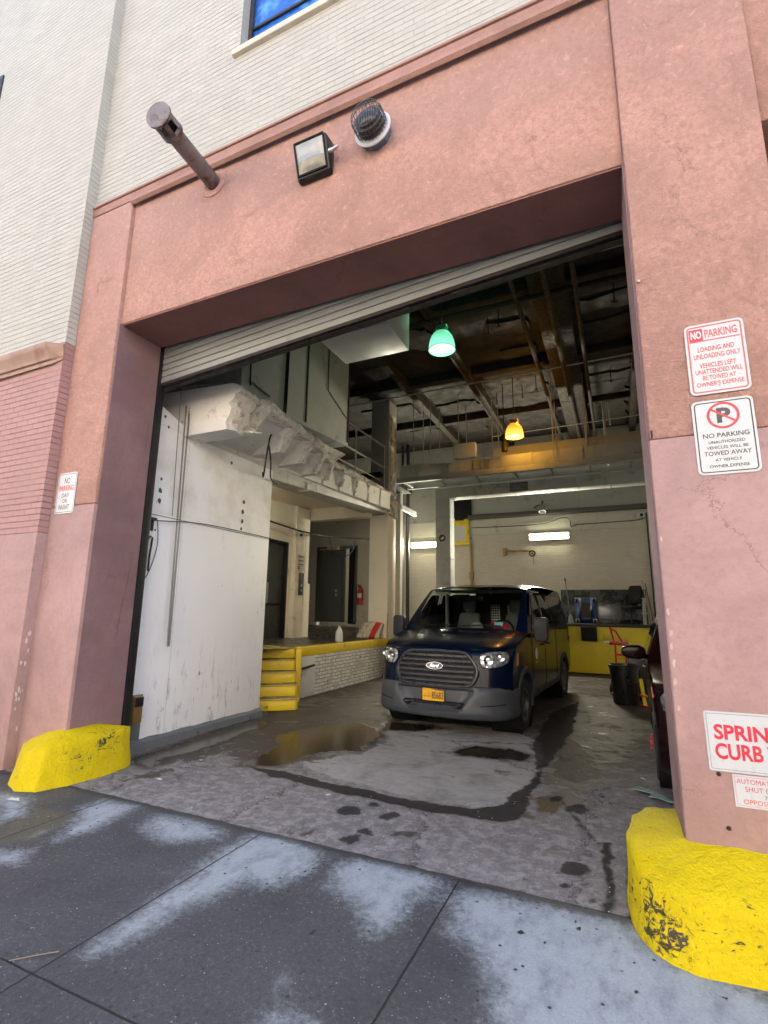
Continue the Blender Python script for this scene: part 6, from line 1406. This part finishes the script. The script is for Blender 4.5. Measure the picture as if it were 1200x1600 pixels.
# grille
F = c.fsurf()
go = [(0,1.082),(.20,1.078),(.38,1.068),(.46,1.03),(.52,.96),(.565,.88),(.57,.80),(.53,.71),(.46,.662),(.30,.650),(0,.648)]
go = go + [(-a, b) for a, b in go[::-1][1:-1]]
gr = c.patch(go, F, .006).build('grille', M['black'], van)
def smooth_loop(pts, n=6):
    out = []; L = len(pts)
    for i in range(L):
        p0, p1, p2, p3 = [Vector((*pts[(i+k) % L], 0)) for k in (-1,0,1,2)]
        for k in range(n):
            s = k/n; q = .5*((2*p1)+(p2-p0)*s+(2*p0-5*p1+4*p2-p3)*s*s+(3*p1-p0-3*p2+p3)*s**3); out.append((q.x, q.y))
    return out
lp_ = smooth_loop(go)
MB().tube([F(a,b,.016) for a, b in lp_], .026, 8, closed=True).build('grille_surround', plain('grille_surround', (.03,.034,.042), .35, .2), gr)
MB().tube([F(a*1.045,(b-.865)*1.06+.865,.014) for a, b in lp_], .007, 6, closed=True).build('chrome_trim', M['chrome'], gr)
def half(z):
    xs_ = [a for a, b in zip([p[0] for p in lp_], [p[1] for p in lp_]) if abs(b-z) < .02 and a > 0]
    return (max(xs_) if xs_ else .5)-.03
for z in (.705,.768,.832,.897,.962,1.025):
    hw = half(z); sb_ = MB(); N_ = 24; P = []
    for k in range(N_+1):
        x = -hw+2*hw*k/N_
        P.append([F(x,z-.015,.004),F(x,z-.013,.030),F(x,z+.013,.034),F(x,z+.015,.006)])
    sb_.grid(P, 0, True); sb_.add(P[0], [(0,1,2,3)]); sb_.add(P[-1], [(0,1,2,3)])
    sb_.build('grille_bar', plain('grille_bar_grey', (.05,.053,.057), .4, .2), gr)
vb = MB()
for x in (-.4,-.27,-.13,.13,.27,.4): vb.box(x-.006,x+.006,F(x,.86,.012).y,F(x,.86,0).y,.70,1.03)
vb.build('grille_post', M['flare'], gr)
# oval badge
el = lambda rx, rz: [(rx*math.cos(2*math.pi*k/40), .893+rz*math.sin(2*math.pi*k/40)) for k in range(40)]
bd = MB().prism(el(.118,.047), lambda a, b, h: F(a,b,h), .034, .046).build('badge', M['alum'], gr)
MB().prism(el(.111,.041), lambda a, b, h: F(a,b,h), .040, .0485).build('badge_field', plain('badge_blue', (.03,.05,.13), .2), bd)
b = MB(); add_text(b, 'Ford', -.066,.066,.872,.914, lambda a, z: F(a,z,.0495), -.004, .35); b.build('badge_script', M['chrome'], bd, fix=False)
# headlights
hp_ = [(.595,.985),(.61,1.055),(.69,1.085),(.84,1.10),(.905,1.085),(.935,1.03),(.925,.965),(.86,.915),(.74,.885),(.64,.90)]
for sg in (1,-1):
    hl = c.patch([(sg*a,b) for a, b in hp_], F, .008, .018).build('headlight', M['lamp_glass'], van)
    for (x, z, r) in ((.71,.985,.062),(.845,1.02,.055)):
        y = F(sg*x,z,.03).y
        MB().lathe([(r,0),(r*.98,.010),(r*.8,.004),(r*.35,-.004),(r*.3,.012),(0,.014)], (sg*x,y,z), (sg*.35,-1,0), 24).build('reflector', M['chrome'], hl)
    MB().tube([F(sg*a,b,.008) for a, b in smooth_loop(hp_)], .006, 5, closed=True).build('lamp_rim', M['black'], hl)
    sd = c.ssurf(sg)
    c.patch([(.55,.90),(.60,1.06),(.64,1.07),(.63,.91)], sd, .006).build('side_marker', M['amber'], van)
    # mirrors
    mm = empty('mirror_holder', None, None) if False else None
    m1 = MB()
    bm_pts = [(1.08,1.22),(1.07,1.50),(1.10,1.545),(1.24,1.545),(1.275,1.51),(1.27,1.23),(1.24,1.19),(1.11,1.19)]
    m1.prism([(sg*a,b) for a, b in bm_pts], lambda a, b, h: (a,h,b), 1.30, 1.42)
    mo_ = m1.build('mirror', M['flare'], van, .022, seg=3)
    MB().tube([(sg*.97,1.50,1.27),(sg*1.05,1.42,1.27),(sg*1.12,1.38,1.26)], .035, 8).build('mirror_arm', M['flare'], mo_)
    # side glass
    fw = [(1.52,1.345),(1.68,1.50),(1.98,1.80),(2.08,1.885),(2.20,1.90),(2.42,1.90),(2.42,1.345)]
    gw = c.patch(fw, sd, .006).build('door_window', M['dark_glass'], van); MB().tube([sd(a,b,.006) for a, b in fw], .008, 6, closed=True).build('window_seal', M['black'], gw)
    c.patch([(2.62,1.36),(2.62,1.91),(3.45,1.93),(3.45,1.36)], sd, .006, rings=8).build('side_window', M['dark_glass'], van)
    c.patch([(3.49,1.36),(3.49,1.93),(4.9,1.93),(5.28,1.89),(5.36,1.75),(5.38,1.36)], sd, .006, rings=8).build('side_window', M['dark_glass'], van)
    dl = MB()
    for u, za, zb_ in ((1.50,.47,1.32),(2.52,.44,1.95),(3.60,.44,1.34)):
        dl.tube([sd(u,za+(zb_-za)*k/12,.001) for k in range(13)], .004, 5)
    dl.tube([sd(1.5+k*.385,1.05,.001) for k in range(1)]+[sd(1.52,.47,.001),sd(2.5,.45,.001)], .004, 5)
    dl.build('door_seam', M['black'], van)
    for u in (2.30,2.78): MB().tube([sd(u-.09,1.10,.0),sd(u-.07,1.10,.03),sd(u+.07,1.10,.03),sd(u+.09,1.10,.0)], .014, 8).build('handle', M['flare'], van)
    # wheel arches and rocker
    for ax_, nm in ((1.02,0),(4.42,1)):
        P = []
        for a in np.linspace(-12, 192, 34):
            ca, sa = math.cos(R(a)), math.sin(R(a))
            pr = []
            for r_, o in ((.415,-.10),(.42,.012),(.445,.022),(.485,.018),(.50,-.004)):
                u = ax_+r_*ca; z = .36+r_*sa
                pr.append(Vector((sg*(c.W(u, max(z,.4))+o), u, z)))
            P.append(pr)
        MB().grid(P).build('wheel_arch', M['bumper'] if nm == 0 else M['flare'], van)
        MB().lathe([(.44,0),(.44,.42)], (sg*.985,ax_,.36), (-sg,0,0), 32).box(sg*.55-.01,sg*.55+.01,ax_-.45,ax_+.45,.0+.2,.85).build('wheel_well', M['black'], van)
    MB().grid([[sd(u,.445,.004),sd(u,.43,.012),sd(u,.36,.006),sd(u,.34,-.03)] for u in np.linspace(1.47,3.98,20)]).build('rocker_panel', M['flare'], van)
for sg in (1,-1):
    for u in (1.02,4.42): wheel(van, sg*.875, u, .345, .215, M['steel_rim'])
MB().box(-.5,.5,.75,5.4,.28,.40).box(-.86,.86,1.5,3.9,.34,.42).build('underbody', M['black'], van)
# seal on the driver's door
sd = c.ssurf(1)
c.patch([(1.80+.085*math.cos(2*math.pi*k/20),.985+.085*math.sin(2*math.pi*k/20)) for k in range(20)], sd, .0035).build('door_seal', plain('door_seal_white', (.55,.58,.62), .4, var=.35, sc=30), van)
tx = MB()
for s, a0, a1, b0 in (('N.Y. STATE',1.70,1.90,.845),):
    add_text(tx, s, a0, a1, b0, b0+.03, lambda a, b: sd(a, b, .004))
tx.build('door_lettering', M['sign_white'], van, fix=False)
# wipers, cowl, vents
MB().grid([[c.hood(t, r)+Vector((0,0,.004)) for t in np.linspace(-.84,.84,21)] for r in (.945,.97,1.0)]).build('cowl', M['black'], van)
wp = MB()
for t0, t1, f1 in ((-.62,-.12,.045),(.02,.62,.05)):
    wp.tube([c.ws(t0,.03)+Vector((0,-.02,.015)), c.ws((t0+t1)/2,f1)+Vector((0,-.025,.015)), c.ws(t1,f1)+Vector((0,-.02,.012))], .010, 6)
wp.build('wiper', M['black'], van)
MB().grid([[c.hood(t, r)+Vector((0,0,.003)) for t in np.linspace(.05,.50,12)] for r in (.70,.80)]).build('hood_scoop', plain('hood_dark', (.003,.006,.02), .3), van)
# cabin
MB().box(-.86,.86,1.35,1.85,1.05,1.32).box(-.88,.88,1.25,3.3,.5,.56).build('dashboard', M['dash'], van, .05)
MB().tube([(.42+.19*math.cos(2*math.pi*k/28),1.98+.06*math.sin(2*math.pi*k/28),1.30+.18*math.sin(2*math.pi*k/28)) for k in range(28)], .016, 8, closed=True).box(.35,.49,1.96,2.0,1.26,1.33).build('steering_wheel', M['black'], van)
for x in (-.45,.45):
    st = MB().hexa([(x-.25,2.25,.85),(x+.25,2.25,.85),(x+.25,2.85,.85),(x-.25,2.85,.85),(x-.26,2.2,1.08),(x+.26,2.2,1.08),(x+.25,2.8,1.02),(x-.25,2.8,1.02)])
    st.hexa([(x-.26,2.70,1.0),(x+.26,2.70,1.0),(x+.25,2.9,1.0),(x-.25,2.9,1.0),(x-.20,2.88,1.60),(x+.20,2.88,1.60),(x+.19,3.02,1.60),(x-.19,3.02,1.60)])
    so_ = st.build('seat', M['seat_grey'], van, .06, seg=3)
    MB().box(x-.13,x+.13,2.88,3.0,1.62,1.84).build('headrest', M['seat_grey'], so_, .05, seg=3)
tp = NT('perforated_screen'); x, y, z = tp.sep()
ck = tp.n('ShaderNodeTexChecker'); tp.put(ck.inputs['Vector'], tp.comb(tp.math('ADD', x, z), tp.math('SUBTRACT', x, z))); ck.inputs['Scale'].default_value = 22; ck.inputs[1].default_value = (.60,.60,.57,1); ck.inputs[2].default_value = (.03,.03,.03,1)
M['perf'] = tp.done(ck.outputs[0], .6)
MB().box(-.9,.9,3.22,3.25,.6,1.95).build('partition', M['black'], van)
ps_ = MB()
for x0, x1, z0_, z1_ in ((-.62,-.44,1.30,1.66),(-.12,.06,1.30,1.75),(.20,.46,1.30,1.75)): ps_.box(x0,x1,3.20,3.219,z0_,z1_)
ps_.build('perforated_panel', M['perf'], van)
MB().box(-.86,-.84,1.75,3.2,.6,1.30).box(.84,.86,1.75,3.2,.6,1.30).box(-.80,.80,2.05,3.2,1.97,1.99).build('cabin_lining', plain('cabin_lining', (.42,.44,.42), .8), van)
MB().box(-.80,-.76,2.55,2.65,1.2,1.95).box(.76,.80,2.55,2.65,1.2,1.95).build('door_pillar', plain('cabin_pillar', (.38,.40,.38), .8), van)
MB().box(-.10,.16,3.12,3.19,1.30,1.46).build('red_cushion', M['red'], van, .03)
MB().box(-.13,.13,1.92,1.95,1.80,1.87).build('rear_view_mirror', M['black'], van, .015)
t_ws = lambda a, b, o: c.ws(a, b)+Vector((0,.006,-.004))
c.patch([(.50,.055),(.63,.055),(.63,.145),(.50,.145)], t_ws, .0).build('sticker', plain('teal_sticker', (.18,.60,.62), .5, var=.1), van)
c.patch([(.635,.045),(.735,.045),(.735,.125),(.635,.125)], t_ws, .0).build('sticker', M['red'], van)
c.patch([(-.06,.76),(.06,.76),(.06,.82),(-.06,.82)], t_ws, .0).build('sticker', M['sign_white'], van)
# lifts away with the van but not part of it: things lying on the dash
dh = single(MB().lathe([(0,.0),(.13,.0),(.15,.02),(.10,.035),(.085,.10),(.05,.13),(0,.135)], (-2.34+.16*math.cos(VR)+1.5*math.sin(VR), 6.68-.16*math.sin(VR)+1.5*math.cos(VR), 1.321), (0,0,1), 20), 'cap', plain('dusty_cap', (.30,.28,.25), .9), 'dusty pale cap lying on the van dashboard behind the windshield', 'cap')

# ------------------------------------------------------------------ the car by the right wall
suv = empty('parked_car', 'dark maroon car mostly hidden behind the right pier', 'car', (1.13, 5.05, 0), R(-1.5))
k = Car(w=.93, pl=.70, lean=.14, zn=.98, zc=1.12, uc=1.30, ur=2.15, zr=1.60, rise=.07, fall=.03, ue=4.45, L=4.6, belt=1.08, tumble=.34, edge=.05, pil=.86, pt=.86, axles=(.92,3.72), ra=.39, zw=.35, sill=.33, crease=.9)
M['maroon'] = paint('maroon_paint', (.010,.0015,.0035), .3)
k.body(suv, M['maroon']); k.glass(suv, M['dark_glass'])
kf = k.fsurf()
MB().grid([[Vector((t*.90, k.nose(t*.90,.60)-o, z)) for t in np.linspace(-1,1,25)] for z, o in ((.22,-.05),(.26,.02),(.40,.04),(.58,.03),(.62,0))]).build('bumper', M['maroon'], suv)
k.patch([(-.45,.62),(-.5,.88),(.5,.88),(.45,.62)], kf, .006).build('grille', M['black'], suv)
for sg in (1,-1):
    sd = k.ssurf(sg)
    k.patch([(sg*.52,.74),(sg*.55,.88),(sg*.82,.92),(sg*.86,.86),(sg*.84,.76)], kf, .006, .012).build('headlight', M['lamp_glass'], suv)
    k.patch([(.50,.84),(.56,.93),(.62,.93),(.58,.84)], sd, .006).build('side_marker', M['amber'], suv)
    m1 = MB().prism([(sg*a,b) for a, b in ((.93,1.12),(.93,1.22),(1.0,1.25),(1.13,1.245),(1.19,1.21),(1.19,1.14),(1.13,1.10),(1.0,1.09))], lambda a, b, h: (a,h,b), 1.66, 1.80)
    mo_ = m1.build('mirror', M['maroon'], suv, .03, seg=3); MB().tube([(sg*.86,1.80,1.09),(sg*.98,1.75,1.14)], .03, 8).build('mirror_arm', M['black'], mo_)
    k.patch([(1.75,1.11),(2.25,1.47),(2.85,1.50),(2.85,1.11)], sd, .006).build('door_window', M['dark_glass'], suv)
    k.patch([(2.92,1.11),(2.92,1.50),(3.7,1.48),(4.0,1.36),(4.1,1.11)], sd, .006).build('door_window', M['dark_glass'], suv)
    for u in (2.62,3.62): MB().tube([sd(u-.10,.94,0),sd(u-.08,.94,.03),sd(u+.08,.94,.03),sd(u+.10,.94,0)], .013, 8).build('handle', M['chrome'], suv)
    for ax_ in k.axles:
        MB().lathe([(.395,0),(.395,.40)], (sg*.915,ax_,.35), (-sg,0,0), 32).build('wheel_well', M['black'], suv)
        wheel(suv, sg*.815, ax_, .335, .22, M['alum'])
MB().box(-.6,.6,.7,4.3,.20,.34).build('underbody', M['black'], suv)
rs = MB()
for q in range(4): rs.box(-.965,-.94,.62,.70,.36+q*.035,.372+q*.035)
rs.build('red_reflector', plain('red_reflector', (.55,.03,.04), .2), suv)
